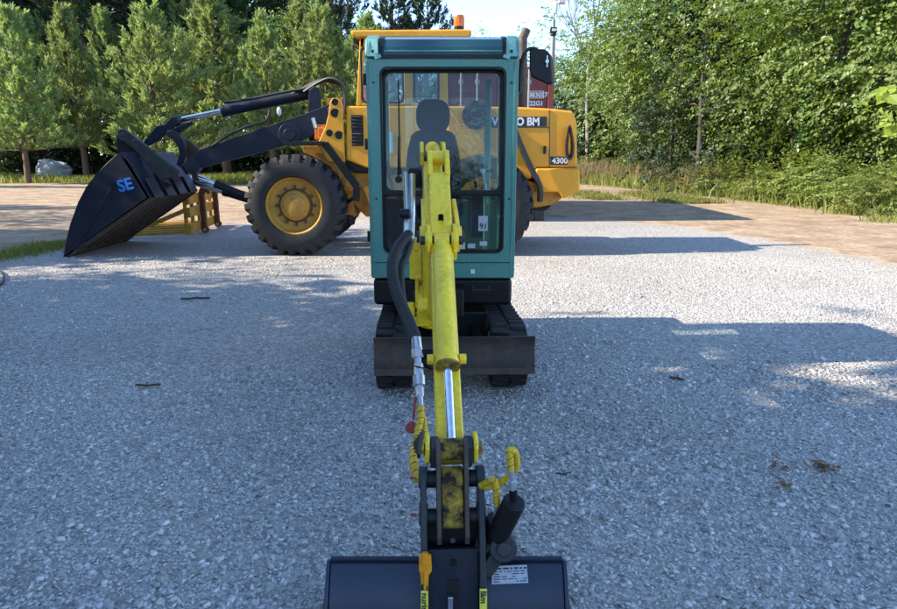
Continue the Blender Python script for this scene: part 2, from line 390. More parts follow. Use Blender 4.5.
def text(name, s, size, loc, mat, parent, rot=(math.radians(90), 0, 0), bold=0.0, extr=0.0015, sx=1.0):
    cu = bpy.data.curves.new(name, 'FONT'); cu.body = s; cu.size = size; cu.extrude = extr; cu.offset = bold; cu.resolution_u = 3
    t = bpy.data.objects.new(name + '_tmp', cu); COL.objects.link(t)
    dg = bpy.context.evaluated_depsgraph_get(); me = bpy.data.meshes.new_from_object(t.evaluated_get(dg))
    bpy.data.objects.remove(t); bpy.data.curves.remove(cu)
    off = root_loc(parent)
    R = Euler(rot).to_matrix().to_4x4() if not isinstance(rot, Matrix) else rot
    me.transform(Matrix.Translation(Vector(loc) - off) @ R @ Matrix.Diagonal((sx, 1, 1, 1)))
    me.materials.clear(); me.materials.append(M[mat]); me.name = name
    o = bpy.data.objects.new(name, me); COL.objects.link(o); o.parent = parent; return o

def np_mesh(name, V, nper, mat, rnd=None, quads=False):
    """V: (k, nper, 3) polygons, unshared verts"""
    k = V.shape[0]; me = bpy.data.meshes.new(name)
    me.vertices.add(k * nper); me.vertices.foreach_set('co', V.reshape(-1).astype(np.float32))
    me.loops.add(k * nper); me.loops.foreach_set('vertex_index', np.arange(k * nper, dtype=np.int32))
    me.polygons.add(k); me.polygons.foreach_set('loop_start', np.arange(0, k * nper, nper, dtype=np.int32))
    try: me.polygons.foreach_set('loop_total', np.full(k, nper, dtype=np.int32))
    except Exception: pass
    me.update(calc_edges=True)
    if rnd is not None:
        a = me.attributes.new('rnd', 'FLOAT', 'POINT'); a.data.foreach_set('value', np.repeat(rnd, nper).astype(np.float32))
    me.materials.append(M[mat]); return me

def link(name, me, parent=None, loc=(0, 0, 0), **kw):
    o = bpy.data.objects.new(name, me); COL.objects.link(o); o.location = loc
    if parent is not None: o.parent = parent
    return setprops(o, **kw)

# ------------------------------------------------------------------ ground
g = MB()
rng = random.Random(3)
xs = [-260, -150, -90] + [-60 + 4 * i for i in range(31)] + [90, 150, 260]
ys = [-200, -120, -70] + [-40 + 4 * i for i in range(31)] + [110, 160, 240, 400]
def gz(x, y):
    d = max(0.0, y - 16, abs(x) - 9, -y - 8)
    return min(1.0, d / 30) * 0.25 * (math.sin(x * 0.31 + 1.2) * math.cos(y * 0.23) ) if y < 60 else 0.0
for y in ys:
    for x in xs: g.v.append(Vector((x, y, gz(x, y))))
nx = len(xs)
for j in range(len(ys) - 1):
    for i in range(nx - 1): g.f.append((j * nx + i, j * nx + i + 1, (j + 1) * nx + i + 1, (j + 1) * nx + i))
g.build('ground', 'ground', None, kind='structure', sharp=180)

# loose gravel stones
def gravel():
    r = np.random.default_rng(11)
    def region(n, y0, y1, margin):
        y = np.sqrt(r.random(n) * ((y1 + 1.2) ** 2 - (y0 + 1.2) ** 2) + (y0 + 1.2) ** 2) - 1.2
        x = (r.random(n) * 2 - 1) * (0.72 * y + margin); return x, y
    xa, ya = region(125000, 0.9, 4.6, 0.9); xb, yb = region(34000, 4.6, 9.6, 0.6)
    x = np.concatenate([xa, xb]); y = np.concatenate([ya, yb]); n = len(x)
    keep = (np.abs((x + 0.2) / 6.5) ** 3 + np.abs((y - 3.5) / 12.6) ** 3) < 0.9; x = x[keep]; y = y[keep]; n = len(x)
    size = np.clip(r.lognormal(-5.17, 0.46, n), 0.003, 0.0185)
    # a few patches of coarser stone
    coarse = np.sin(x * 1.7 + 0.6) * np.sin(y * 2.3 + 1.0) + r.normal(0, .4, n)
    size = size * np.where(coarse > 0.5, 1.15, 0.95) * np.where(y > 4.6, 1.15, 1.0)
    base = np.array([[a, b, c] for a in (-1, 1) for b in (-1, 1) for c in (-1, 1)], float)
    V = base[None] * (1 + r.normal(0, 0.26, (n, 8, 3)))
    V *= np.stack([r.uniform(.8, 1.45, n), r.uniform(.6, 1.0, n), r.uniform(.30, .6, n)], 1)[:, None, :]
    ang = r.uniform(0, 2 * np.pi, n); tx = r.normal(0, .3, n); ty = r.normal(0, .3, n)
    V[..., 2] += V[..., 0] * tx[:, None] + V[..., 1] * ty[:, None]
    ca, sa = np.cos(ang)[:, None], np.sin(ang)[:, None]
    X = V[..., 0] * ca - V[..., 1] * sa; Yv = V[..., 0] * sa + V[..., 1] * ca
    V = np.stack([X, Yv, V[..., 2]], -1) * size[:, None, None] * 0.62
    V[..., 0] += x[:, None]; V[..., 1] += y[:, None]; V[..., 2] += (size * r.uniform(-.05, .32, n))[:, None]
    quad = np.array([(0, 1, 3, 2), (4, 6, 7, 5), (0, 4, 5, 1), (2, 3, 7, 6), (1, 5, 7, 3)])   # no underside
    faces = (quad[None] + (np.arange(n) * 8)[:, None, None]).reshape(-1, 4)
    me = bpy.data.meshes.new('gravel'); k = len(faces)
    me.vertices.add(n * 8); me.vertices.foreach_set('co', V.reshape(-1).astype(np.float32))
    me.loops.add(k * 4); me.loops.foreach_set('vertex_index', faces.reshape(-1).astype(np.int32))
    me.polygons.add(k); me.polygons.foreach_set('loop_start', np.arange(0, k * 4, 4, dtype=np.int32))
    me.update(calc_edges=True)
    a = me.attributes.new('rnd', 'FLOAT', 'POINT')
    a.data.foreach_set('value', np.repeat(np.clip(r.beta(2.2, 2.2, n) + 0.10 * (np.sin(x * 1.1 + 2 * np.sin(y * .6)) * np.sin(y * 1.4 + np.sin(x * .9)) + 0.6 * np.sin(x * 3.1 + y * 2.2)), 0, 1), 8).astype(np.float32))
    me.materials.append(M['stone'])
    link('gravel', me, label='loose angular pale grey gravel covering the yard', cat='gravel', kind='stuff')
gravel()

# ------------------------------------------------------------------ mini excavator
EX = empty('mini_excavator', (0, 4.8, 0), 'compact tracked mini excavator with teal cab and yellow arm reaching forward', 'excavator')
CX0, CX1, CY0, CY1, CZ0, CZ1 = -0.525, 0.445, 4.40, 5.48, 0.665, 2.2

def hyd(parent, p0, p1, frac, rb, rr, body='lemon', name='hydraulic_cylinder', eye=0.0, n=20):
    p0 = Vector(p0); p1 = Vector(p1); g_ = p0.lerp(p1, frac); d = (p1 - p0).normalized()
    m = MB(); m.cyl(p0, g_, rb, n=n); m.cyl(g_ - d * rb * 0.5, g_ + d * rb * 0.18, rb * 1.1, n=n)
    o = m.build(name, body, parent, 0.003)
    r_ = MB().cyl(g_, p1, rr, n=16); r_.build('rod', 'chrome', o)
    if eye:
        MB().cyl(p1 - Vector((eye, 0, 0)), p1 + Vector((eye, 0, 0)), rr * 1.8, n=16).build('rod_eye', 'steel_grey', o, 0.003)
    return o

# undercarriage (turned a little against the house)
UR = Matrix.Translation((0.0, 4.75, 0)) @ Matrix.Rotation(math.radians(2.2), 4, 'Z') @ Matrix.Translation((0.0, -4.75, 0))
def track(xc, w):
    r_ = 0.19; yf, yr = 4.12, 5.32; zc = 0.215
    path = []
    for i in range(13): a = math.radians(-90 - 180 * i / 12 ); path.append((yf + r_ * math.cos(a) , zc + r_ * math.sin(a)))
    path = [(yf + r_ * math.cos(math.radians(-90 - 15 * i)), zc + r_ * math.sin(math.radians(-90 - 15 * i))) for i in range(13)]
    path += [(yf + (yr - yf) * t, zc + r_ - 0.02 * math.sin(math.pi * t)) for t in (0.25, 0.5, 0.75)]
    path += [(yr + r_ * math.cos(math.radians(90 - 15 * i)), zc + r_ * math.sin(math.radians(90 - 15 * i))) for i in range(13)]
    m = MB(UR)
    n = len(path); vs = []
    cy, cz = (yf + yr) / 2, zc
    for (y, z) in path:
        # inner offset of the belt
        if y < yf: c = (yf, zc)
        elif y > yr: c = (yr, zc)
        else: c = (y, zc)
        dy, dz = c[0] - y, c[1] - z; L = math.hypot(dy, dz) or 1
        iy, iz = y + dy / L * 0.028, z + dz / L * 0.028
        vs += [(xc - w / 2, y, z), (xc + w / 2, y, z), (xc + w / 2, iy, iz), (xc - w / 2, iy, iz)]
    fs = []
    for i in range(n):
        j = (i + 1) % n
        for k in range(4): fs.append((4 * i + k, 4 * i + (k + 1) % 4, 4 * j + (k + 1) % 4, 4 * j + k))
    m.add(vs, fs); t = m.build('track', 'rubber', EX, sharp=50)
    # lugs, resampled along the path
    P = [Vector((0, y, z)) for y, z in path] + [Vector((0, *path[0]))]
    seg = [(P[i + 1] - P[i]).length for i in range(n)]; tot = sum(seg); N_ = 36
    lug = MB(); lw = w * 0.43
    lug.prism([(-lw / 2, -0.022, 0), (lw / 2, -0.026, 0), (lw / 2, 0.018, 0), (-lw / 2, 0.026, 0)], (0, 0, 0.022))
    for k in range(8): pass
    lme = lug.mesh('track_lug'); lme.materials.append(M['rubber'])
    for q in range(N_):
        for side in (-1, 1):
            s = (q + (0.5 if side > 0 else 0)) * tot / N_; i = 0
            while s > seg[i] and i < n - 1: s -= seg[i]; i += 1
            p = P[i].lerp(P[i + 1], s / seg[i]); d = (P[i + 1] - P[i]).normalized()
            nrm = Vector((1, 0, 0)).cross(d); c = Vector((0, min(max(p.y, yf), yr), zc))
            if nrm.dot(p - c) < 0: nrm = -nrm
            R = Matrix((d.cross(nrm), d, nrm)).transposed().to_4x4()
            W_ = UR @ Matrix.Translation((xc + side * w * 0.26, p.y, p.z)) @ R
            o = bpy.data.objects.new('track_lug', lme); COL.objects.link(o); o.parent = t
            o.matrix_local = Matrix.Translation(-root_loc(t)) @ W_
    for y, rr in ((yf, 0.15), (yr, 0.15), (4.45, 0.075), (4.72, 0.075), (5.0, 0.075)):
        zc_ = zc if rr > 0.1 else 0.13
        MB(UR).lathe([(rr * .4, -w * .3), (rr, -w * .25), (rr, -w * .05), (rr * .6, 0), (rr, w * .05), (rr, w * .25), (rr * .4, w * .3)], (xc, y, zc_), (1, 0, 0), 20).build('roller', 'black', t)
    MB(UR).b2(xc - w * .22, xc + w * .22, yf + .1, yr - .1, 0.2, 0.30).build('track_frame', 'black', t, 0.01)
track(-0.375, 0.225); track(0.36, 0.225)
m = MB(UR); m.b2(-0.28, 0.26, 4.45, 5.1, 0.2, 0.42); m.lathe([(0.26, 0), (0.26, 0.08)], (-0.02, 4.85, 0.42), (0, 0, 1), 28)
m.build('undercarriage', 'black', EX, 0.012)
# dozer blade, slightly curved
prof = [(3.87, 0.165), (3.862, 0.20), (3.872, 0.28), (3.885, 0.34), (3.875, 0.385), (3.866, 0.402), (3.886, 0.402), (3.905, 0.34), (3.892, 0.28), (3.884, 0.20), (3.887, 0.165)]
bl = MB(UR).prism([(-0.49, y, z) for y, z in prof], (0.99, 0, 0)).build('dozer_blade', 'blade', EX, 0.003)
m = MB(UR)
for x in (-0.17, 0.17): m.bar((x, 3.9, 0.27), (x, 4.45, 0.29), 0.06, 0.07)
m.build('blade_arm', 'black', bl, 0.006)
m = MB(UR); m.b2(-0.49, 0.5, 3.858, 3.868, 0.163, 0.205); m.build('wear_edge', 'brown_steel', bl, 0.002)

# house floor and skirt
m = MB(); m.b2(CX0 + 0.01, CX1 - 0.01, 4.43, 5.5, 0.47, 0.66); m.build('house_skirt', 'black', EX, 0.03, 3)
m = MB()
for x in (0.17, 0.28): m.cyl((x, 4.43, 0.60), (x, 4.418, 0.60), 0.010, n=8)
m.b2(0.16, 0.29, 4.424, 4.43, 0.575, 0.585)
m.build('bolt_plate', 'steel_grey', EX)
m = MB(); m.b2(CX0, CX1, 5.48, 5.82, 0.47, 1.15); m.build('engine_cover', 'teal', EX, 0.05, 3)

# cab shell
wx0, wx1, wz0, wz1 = -0.432, 0.362, 0.842, 2.02
m = MB(); m.ring(rrect(CX0, CX1, CZ0, 2.075, 0.02, CY0), rrect(wx0, wx1, wz0, wz1, 0.045, CY0), (0, 0.07, 0))
cab = m.build('cab_frame', 'teal', EX, 0.010, 2)
m = MB()
for x0, x1 in ((CX0, CX0 + 0.05), (CX1 - 0.05, CX1)):     # side pillars and sills
    m.b2(x0, x1, 4.47, 5.42, 0.665, 1.0)
    m.b2(x0, x1, 4.93, 4.98, 1.0, 2.08); m.b2(x0, x1, 5.42, 5.48, 0.665, 2.08); m.b2(x0, x1, 4.47, 5.42, 2.02, 2.08)
m.b2(CX0 + .05, CX1 - .05, 5.43, 5.48, 0.665, 1.12); m.b2(CX0 + .05, CX1 - .05, 5.43, 5.48, 2.11, 2.17)
m.b2(CX0 + .05, CX1 - .05, 4.47, 5.43, 0.665, 0.70)
m.build('cab_side_frame', 'teal', cab, 0.008)
m = MB(); m.b2(0.285, 0.335, 5.36, 5.40, 0.72, 2.05); m.build('grab_pillar', 'teal_light', cab, 0.01)
# pillar flange lines on the outside of the front frame
for x in (CX0 + 0.018, CX1 - 0.03):
    MB().b2(x, x + 0.012, CY0 - 0.006, CY0, 0.70, 2.06).build('pillar_flange', 'teal', cab, 0.002)
for x, z in ((CX0 + 0.05, 1.93), (CX1 - 0.045, 1.93), (CX1 - 0.045, 1.2), (CX0 + .05, 1.2)):
    MB().cyl((x, CY0, z), (x, CY0 - 0.006, z), 0.008, n=10).build('bolt', 'steel_grey', cab)
# roof: shell with front sky window and corner ears
pr = [(4.39, 2.078), (4.41, 2.15), (4.46, 2.205), (4.56, 2.235), (5.2, 2.24), (5.46, 2.21), (5.5, 2.078)]
rf = None
for x0, x1 in ((CX0 - 0.005, wx0 - 0.005), (wx1 + 0.005, CX1 + 0.005)):
    m = MB().prism([(x0, y, z) for y, z in pr], (x1 - x0, 0, 0))
    if rf is None: rf = m.build('cab_roof', 'teal', EX, 0.018, 3)
    else: m.build('roof_side', 'teal', rf, 0.018, 3)
pr2 = [(4.56, 2.228), (5.2, 2.233), (5.46, 2.205), (5.48, 2.175), (5.4, 2.18), (4.56, 2.19)]
MB().prism([(wx0 - 0.005, y, z) for y, z in pr2], (wx1 - wx0 + 0.01, 0, 0)).build('roof_panel', 'teal', rf, 0.006)
pv = [(4.395, 2.083), (4.414, 2.145), (4.464, 2.198), (4.562, 2.226)]
m = MB()
for i in range(3):
    (ya, za), (yb, zb) = pv[i], pv[i + 1]
    m.add([(wx0, ya, za), (wx1, ya, za), (wx1, yb, zb), (wx0, yb, zb)], [(0, 1, 2, 3)])
m.build('sky_window', 'sky_glass', rf, sharp=180)
m = MB(); pvo = [(y - 0.004, z + 0.002) for y, z in pv]
for x0, x1 in ((wx0 - 0.006, wx0 + 0.022), (wx1 - 0.022, wx1 + 0.006)):
    for i in range(3):
        m.bar(((x0 + x1) / 2, *pvo[i]), ((x0 + x1) / 2, *pvo[i + 1]), x1 - x0, 0.008)
m.b2(wx0, wx1, 4.386, 4.398, 2.076, 2.098)
m.build('sky_window_seal', 'black', rf)
MB().cyl((wx0 + .02, 4.405, 2.118), (wx1 - .02, 4.405, 2.118), 0.006, n=8).build('glass_fold', 'teal', rf)
for sx, x in ((-1, CX0 + 0.05), (1, CX1 - 0.05)):
    m = MB(); m.prism([(x - 0.035, 4.385, 2.085), (x + 0.035, 4.385, 2.085), (x + 0.03, 4.40, 2.16), (x + 0.028 , 4.43, 2.195), (x - 0.028, 4.43, 2.195), (x - 0.03, 4.40, 2.16)], (0, 0.02, 0))
    e = m.build('roof_ear', 'teal_light', rf, 0.004)  # sun on the roof corner is put into the paler colour
    MB().cyl((x, 4.386, 2.115), (x, 4.374, 2.115), 0.009, n=10).build('bolt', 'black', e)
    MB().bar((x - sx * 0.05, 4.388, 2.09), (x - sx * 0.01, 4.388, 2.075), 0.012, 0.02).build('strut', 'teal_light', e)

for z in (0.95, 1.55, 1.95):
    MB().cyl((CX0 - 0.008, CY0 + 0.02, z - 0.035), (CX0 - 0.008, CY0 + 0.02, z + 0.035), 0.012, n=10).build('hinge', 'black', cab)
MB().b2(CX0 + 0.01, CX1 - 0.01, CY0 - 0.0025, CY0, 0.772, 0.777).build('panel_seam', 'black', cab)
m = MB(); m.ring(rrect(wx0 - 0.006, wx1 + 0.006, wz0 - 0.006, wz1 + 0.006, 0.05, CY0 - 0.004), rrect(wx0 + 0.006, wx1 - 0.006, wz0 + 0.006, wz1 - 0.006, 0.042, CY0 - 0.004), (0, 0.006, 0)); m.build('window_seal', 'black', cab)
# glazing: upper pane with black border and rubber seal, lower pane
YG = 4.425
zs = 1.235
for nm, z0, z1, mt in (('upper_windscreen', zs + 0.008, wz1 - 0.004, 'glass'), ('lower_windscreen', wz0 + 0.004, zs - 0.008, 'glass_dark')):
    lean = 0.05 if nm.startswith('u') else 0.0
    o = MB().add([(wx0 + .004, YG, z0), (wx1 - .004, YG, z0), (wx1 - .004, YG + lean, z1), (wx0 + .004, YG + lean, z1)], [(0, 1, 2, 3)]).build(nm, mt, EX)
    if lean:
        m = MB(); out = rrect(wx0 + .004, wx1 - .004, z0, z1, 0.02, YG); inn = rrect(wx0 + .024, wx1 - .03, z0 + 0.012, z1 - 0.022, 0.04, YG)
        sh = lambda pts: [Vector((p.x, YG - 0.006 + lean * (p.z - z0) / (z1 - z0), p.z)) for p in pts]
        m.ring(sh(out), sh(inn), (0, 0.003, 0)); m.build('black_border', 'black', o)
    else:
        m = MB(); m.ring(rrect(wx0 + .004, wx1 - .004, z0, z1, 0.02, YG - .004), rrect(wx0 + .018, wx1 - .018, z0 + 0.014, z1 - 0.012, 0.03, YG - .004), (0, 0.003, 0)); m.build('black_border', 'black', o)
        m = MB(); st = m.b2(0.20, 0.262, YG - 0.006, YG - 0.004, 0.985, 1.085); lab = m.build('safety_sticker', 'label', o)
        text('sticker_number', '91', 0.052, (0.207, YG - 0.0065, 1.0), 'ink', o, bold=0.001)
        for (x, z, w_, h_) in ((0.235, 0.9, .05, .03), (0.155, 0.885, .05, .03), (0.095, 0.885, .035, .045)):
            MB().b2(x - w_ / 2, x + w_ / 2, YG - 0.006, YG - 0.0042, z - h_ / 2, z + h_ / 2).build('sticker', 'label', o)
MB().b2(wx0, wx1, YG - 0.018, YG + 0.012, zs - 0.012, zs + 0.012).build('windscreen_bar', 'black', EX, 0.004)
m = MB(); m.bar((-0.318, YG - 0.02, 1.36), (-0.322, YG + 0.018, 1.95), 0.009, 0.012); m.bar((-0.327, YG - 0.016, 1.33), (-0.318, YG - 0.02, 1.6), 0.016, 0.012)
m.cyl((-0.327, YG - 0.012, 1.325), (-0.327, YG - 0.05, 1.325), 0.022, n=12)
m.build('wiper', 'black', EX)
MB().b2(0.15, 0.178, CY0 - 0.004, CY0 - 0.001, 0.70, 0.728).build('white_sticker', 'white', EX)
MB().add([(CX0 + .06, 5.455, 1.125), (CX1 - .06, 5.455, 1.125), (CX1 - .06, 5.455, 2.108), (CX0 + .06, 5.455, 2.108)], [(0, 1, 2, 3)]).build('rear_window', 'glass_loader', EX)
for x in (CX0 + .025, CX1 - .025):
    MB().add([(x, 4.48, 1.0), (x, 5.42, 1.0), (x, 5.42, 2.02), (x, 4.48, 2.02)], [(0, 1, 2, 3)]).build('side_window', 'glass_loader', EX)

# seat, levers
m = MB()
def pad(m, c, s, r=0.35):
    hx, hz = s[0] / 2, s[2] / 2; rr = min(hx, hz) * r * 2 * 0.9
    m.prism(rrect(c[0] - hx, c[0] + hx, c[2] - hz, c[2] + hz, rr, c[1] - s[1] / 2, 6), (0, s[1], 0))
st = MB(); bx = -0.115
st.prism([Vector((bx + x, 5.05, z)) for x, z in ((-0.20, 1.12), (-0.215, 1.3), (-0.195, 1.5), (-0.165, 1.62), (-0.12, 1.66), (0.12, 1.66), (0.165, 1.62), (0.195, 1.5), (0.215, 1.3), (0.20, 1.12))], (0, 0.11, 0))
seat = st.build('seat', 'seat', EX, 0.03, 3)
hr = MB(); pad(hr, (bx, 5.1, 1.76), (0.25, 0.10, 0.24), 0.42); hr.build('headrest', 'seat', seat, 0.03, 3)
m = MB()
for sx in (-1, 1): m.cyl((bx + sx * 0.05, 5.1, 1.62), (bx + sx * 0.05, 5.1, 1.70), 0.009, n=8)
m.build('headrest_posts', 'steel_grey', seat)
for sx in (-1, 1):
    m = MB(); m.tube([(bx + sx * 0.13, 5.045, 1.18), (bx + sx * 0.135, 5.035, 1.40), (bx + sx * 0.11, 5.045, 1.58)], [0.03, 0.04, 0.025], 8); m.build('bolster', 'seat', seat)
cu = MB(); cu.b2(bx - .22, bx + .22, 4.72, 5.1, 1.05, 1.16); cu.b2(bx - .16, bx + .16, 4.8, 5.12, 0.70, 1.05); cu.build('cushion', 'seat', seat, 0.03, 3)
for x in (-0.40, 0.20):
    c = MB(); c.b2(x - 0.05, x + 0.05, 4.72, 5.08, 0.9, 1.20); co = c.build('console', 'steel_grey', EX, 0.02, 3)
    j = MB(); j.tube([(x, 4.78, 1.2), (x - 0.005, 4.77, 1.28), (x - 0.02, 4.76, 1.34)], 0.012, 8); j.tube([(x - 0.02, 4.76, 1.33), (x - 0.035, 4.75, 1.40), (x - 0.045, 4.745, 1.44)], [0.022, 0.026, 0.018], 10); j.build('joystick', 'black', co)
lv = MB(); lv.tube([(0.275, 4.62, 1.15), (0.258, 4.62, 1.25), (0.235, 4.62, 1.36)], 0.008, 8); lv.ball((0.233, 4.62, 1.37), 0.02); lv.build('travel_lever', 'white', EX)
MB().b2(0.24, 0.30, 4.95, 5.02, 1.36, 1.47).build('control_box', 'teal_light', EX, 0.01)
m = MB()
for z in (1.05, 1.25): m.tube([(0.40, 4.5, z), (0.36, 4.5, z + 0.01), (0.36, 4.5, z + 0.18), (0.40, 4.5, z + 0.19)], 0.010, 8)
m.build('grab_handle', 'teal_light', EX)

# mirror on a bent tube
mp = at(519, 78, 4.55)
q = [at(519.5, 92, 4.5), at(520, 74, 4.52), at(523, 57, 4.54), at(529, 49, 4.56), at(537, 49, 4.58)]
mir = MB().tube(catmull(q, 6), 0.011, 8).build('mirror_arm', 'black', EX)
c = [at(529, 48, 4.56), at(545, 49, 4.56), at(551, 56, 4.56), at(553, 84, 4.56), at(548, 85, 4.56), at(531, 77, 4.56), at(529, 70, 4.56)]
MB().prism(c, (0.02, 0.05, 0)).build('mirror_head', 'black', mir, 0.014, 3)
m = MB(); a = at(546.5, 62, 4.555); m.cyl(a, a + Vector((0, -0.03, 0)), 0.012, n=8); m.bar(a + Vector((0, -.03, -.035)), a + Vector((0, -.03, .035)), 0.008, 0.008); m.build('mirror_clamp', 'zinc', mir)

# ---- arm: plane through the swing post and the bucket pin
FT = Vector((-0.10, 4.05, 0)); BT = Vector((0.006, 1.94, 0)); U = (BT - FT).normalized(); NR = Vector((-U.y, U.x, 0))
def ap(Y, z, t=0.0):
    s = (4.05 - Y) / -U.y
    return FT + U * s + NR * t + Vector((0, 0, z))
def aprof(pts, w, t=0.0):
    return [ap(y, z, t - w / 2) for y, z in pts], NR * w
# swing post
m = MB()
P_, V_ = aprof([(4.20, 0.45), (3.98, 0.45), (3.94, 0.56), (4.0, 0.70), (4.12, 0.72), (4.22, 0.6)], 0.20)
m.prism(P_, V_); m.cyl(ap(4.14, 0.40), ap(4.14, 0.72), 0.085, n=20)
sp = m.build('swing_post', 'lemon', EX, 0.01)
m = MB(); m.b2(-0.27, -0.12, 3.98, 4.12, 0.44, 0.50); m.b2(-0.27, -0.21, 3.98, 4.08, 0.50, 0.56); m.cyl((-0.235, 4.02, 0.42), (-0.235, 4.02, 0.585), 0.025, n=14)
m.build('swing_lug', 'lemon', sp, 0.006)
m = MB(); m.b2(-0.2, 0.1, 4.2, 4.44, 0.44, 0.62); m.build('swing_frame', 'black', EX, 0.01)
# boom
bp_ = [(4.14, 0.58), (4.12, 0.70), (3.86, 1.06), (3.56, 1.36), (3.36, 1.475), (3.18, 1.485), (3.0, 1.40), (2.68, 1.20), (2.65, 1.13), (2.72, 1.09), (3.0, 1.24), (3.2, 1.32), (3.36, 1.27), (3.6, 1.06), (3.92, 0.68), (4.02, 0.56)]
P_, V_ = aprof(bp_, 0.085, -0.02); boom = MB().prism(P_, V_).build('boom', 'lemon', EX, 0.008)
for t in (-0.068, 0.068):       # cheek plates at the boom tip and at the foot
    m = MB(); P_, V_ = aprof([(2.95, 1.30), (2.78, 1.255), (2.67, 1.21), (2.64, 1.15), (2.68, 1.10), (2.76, 1.10), (2.98, 1.21)], 0.018, t); m.prism(P_, V_); m.cyl(ap(2.71, 1.16, t - 0.018), ap(2.71, 1.16, t + 0.018), 0.045, n=18)
    m.build('tip_cheek', 'lemon', boom, 0.004)
    m = MB(); P_, V_ = aprof([(4.10, 0.56), (4.1, 0.80), (3.98, 0.96), (3.92, 0.94), (3.96, 0.74), (3.98, 0.56)], 0.02, t * 1.15 - 0.02); m.prism(P_, V_); m.build('foot_cheek', 'lemon', boom, 0.004)
MB().cyl(ap(2.71, 1.16, -0.098), ap(2.71, 1.16, 0.098), 0.024, n=16).build('pin', 'steel_grey', boom, 0.003); MB().cyl(ap(4.06, 0.62, -0.12), ap(4.06, 0.62, 0.1), 0.028, n=16).build('pin', 'steel_grey', boom, 0.003)
m = MB(); m.b2(-0.235, -0.16, 3.92, 3.98, 0.75, 1.0); m.build('boom_bracket', 'lemon', boom, 0.008)
hyd(EX, ap(3.92, 0.52, 0.0), ap(3.34, 1.20, 0.0), 0.62, 0.038, 0.02, name='boom_cylinder')
m = MB(); m.cyl(ap(2.985, 1.475, -0.03), ap(2.985, 1.475, 0.03), 0.032, n=18); m.tube([ap(3.02, 1.485), ap(3.2, 1.52)], 0.018, 12)
ac = m.build('arm_cylinder', 'lemon', EX, 0.004)
MB().tube([ap(3.16, 1.515, -.02), ap(3.72, 1.46, -.02)], 0.034, 18).build('cylinder_body', 'lemon', ac, 0.004)
m = MB()
for t in (-0.07, 0.03): 
    P_, V_ = aprof([(3.36, 1.44), (3.1, 1.44), (3.06, 1.50), (3.1, 1.545), (3.3, 1.55)], 0.016, t); m.prism(P_, V_)
m.build('cylinder_cheek', 'lemon', boom, 0.004)
# stick: box beam with forked top
sw = 0.088
sp_ = [(2.90, 1.42), (2.83, 1.40), (2.60, 1.165), (2.52, 1.075), (1.93, 0.60), (1.90, 0.565), (1.92, 0.535), (1.98, 0.525), (2.66, 1.04), (2.76, 1.12), (2.90, 1.36)]
P_, V_ = aprof(sp_, sw); stick = MB().prism(P_, V_).build('stick', 'lemon', EX, 0.008)
for t in (-0.037, 0.037):
    m = MB(); P_, V_ = aprof([(2.845, 1.41), (2.90, 1.36), (2.985, 1.43), (3.02, 1.475), (2.995, 1.505), (2.955, 1.51), (2.90, 1.475)], 0.02, t); m.prism(P_, V_); m.cyl(ap(2.985, 1.475, t - 0.012), ap(2.985, 1.475, t + 0.012), 0.03, n=16)
    m.build('fork_ear', 'lemon', stick, 0.004)
m = MB(); m.cyl(ap(2.985, 1.475, -0.062), ap(2.985, 1.475, 0.062), 0.015, n=12); m.build('pin', 'steel_grey', stick, 0.002)
m = MB(); a = Vector((0, -0.0, 0))
c0 = ap(2.662, 1.234); Rm = Matrix.Rotation(math.radians(45), 3, 'X'); m.prism([c0 + Vector((0, -0.003, 0.003)) + Rm @ Vector((q_.x, 0, q_.z)) for q_ in rrect(-0.011, 0.011, -0.034, 0.034, 0.0108, 0)], (0, 0.004, -0.004)); m.build('slot', 'black', stick)
# bucket-cylinder bracket on the stick
for t in (-0.052, 0.052):
    m = MB(); P_, V_ = aprof([(2.66, 1.22), (2.60, 1.215), (2.555, 1.165), (2.56, 1.12), (2.60, 1.08), (2.70, 1.10)], 0.016, t); m.prism(P_, V_); m.cyl(ap(2.60, 1.16, t - .014), ap(2.60, 1.16, t + .014), 0.035, n=16)
    m.build('cylinder_bracket', 'lemon', stick, 0.004)
m = MB(); m.cyl(ap(2.60, 1.16, -0.085), ap(2.60, 1.16, 0.085), 0.018, n=14); m.build('pin', 'steel_grey', stick, 0.002)
p0 = ap(2.60, 1.158); p1 = ap(1.885, 0.607)
bc = hyd(EX, p0.lerp(p1, 0.06), p1, 0.63, 0.0365, 0.0155, name='bucket_cylinder', n=28)
m = MB(); m.cyl(p0 - NR * 0.03, p0 + NR * 0.03, 0.032, n=18); m.cyl(p0, p0.lerp(p1, 0.07), 0.026, 0.04, n=18); m.build('cylinder_eye', 'lemon', bc, 0.003)
gl_ = p0.lerp(p1, 0.655); dd = (p1 - p0).normalized()
m = MB(); m.lathe([(0.018, 0), (0.040, 0), (0.043, 0.004), (0.043, 0.010), (0.020, 0.012)], gl_ - dd * 0.002, dd, 28); m.build('gland', 'lemon_worn', bc)
for t in (-1, 1):
    c_ = ap(2.19, 0.80, t * 0.056); MB().cyl(c_ - NR * 0.012 * t, c_ + NR * 0.012 * t, 0.018, n=12).build('hose_clip', 'lemon', stick, 0.002)

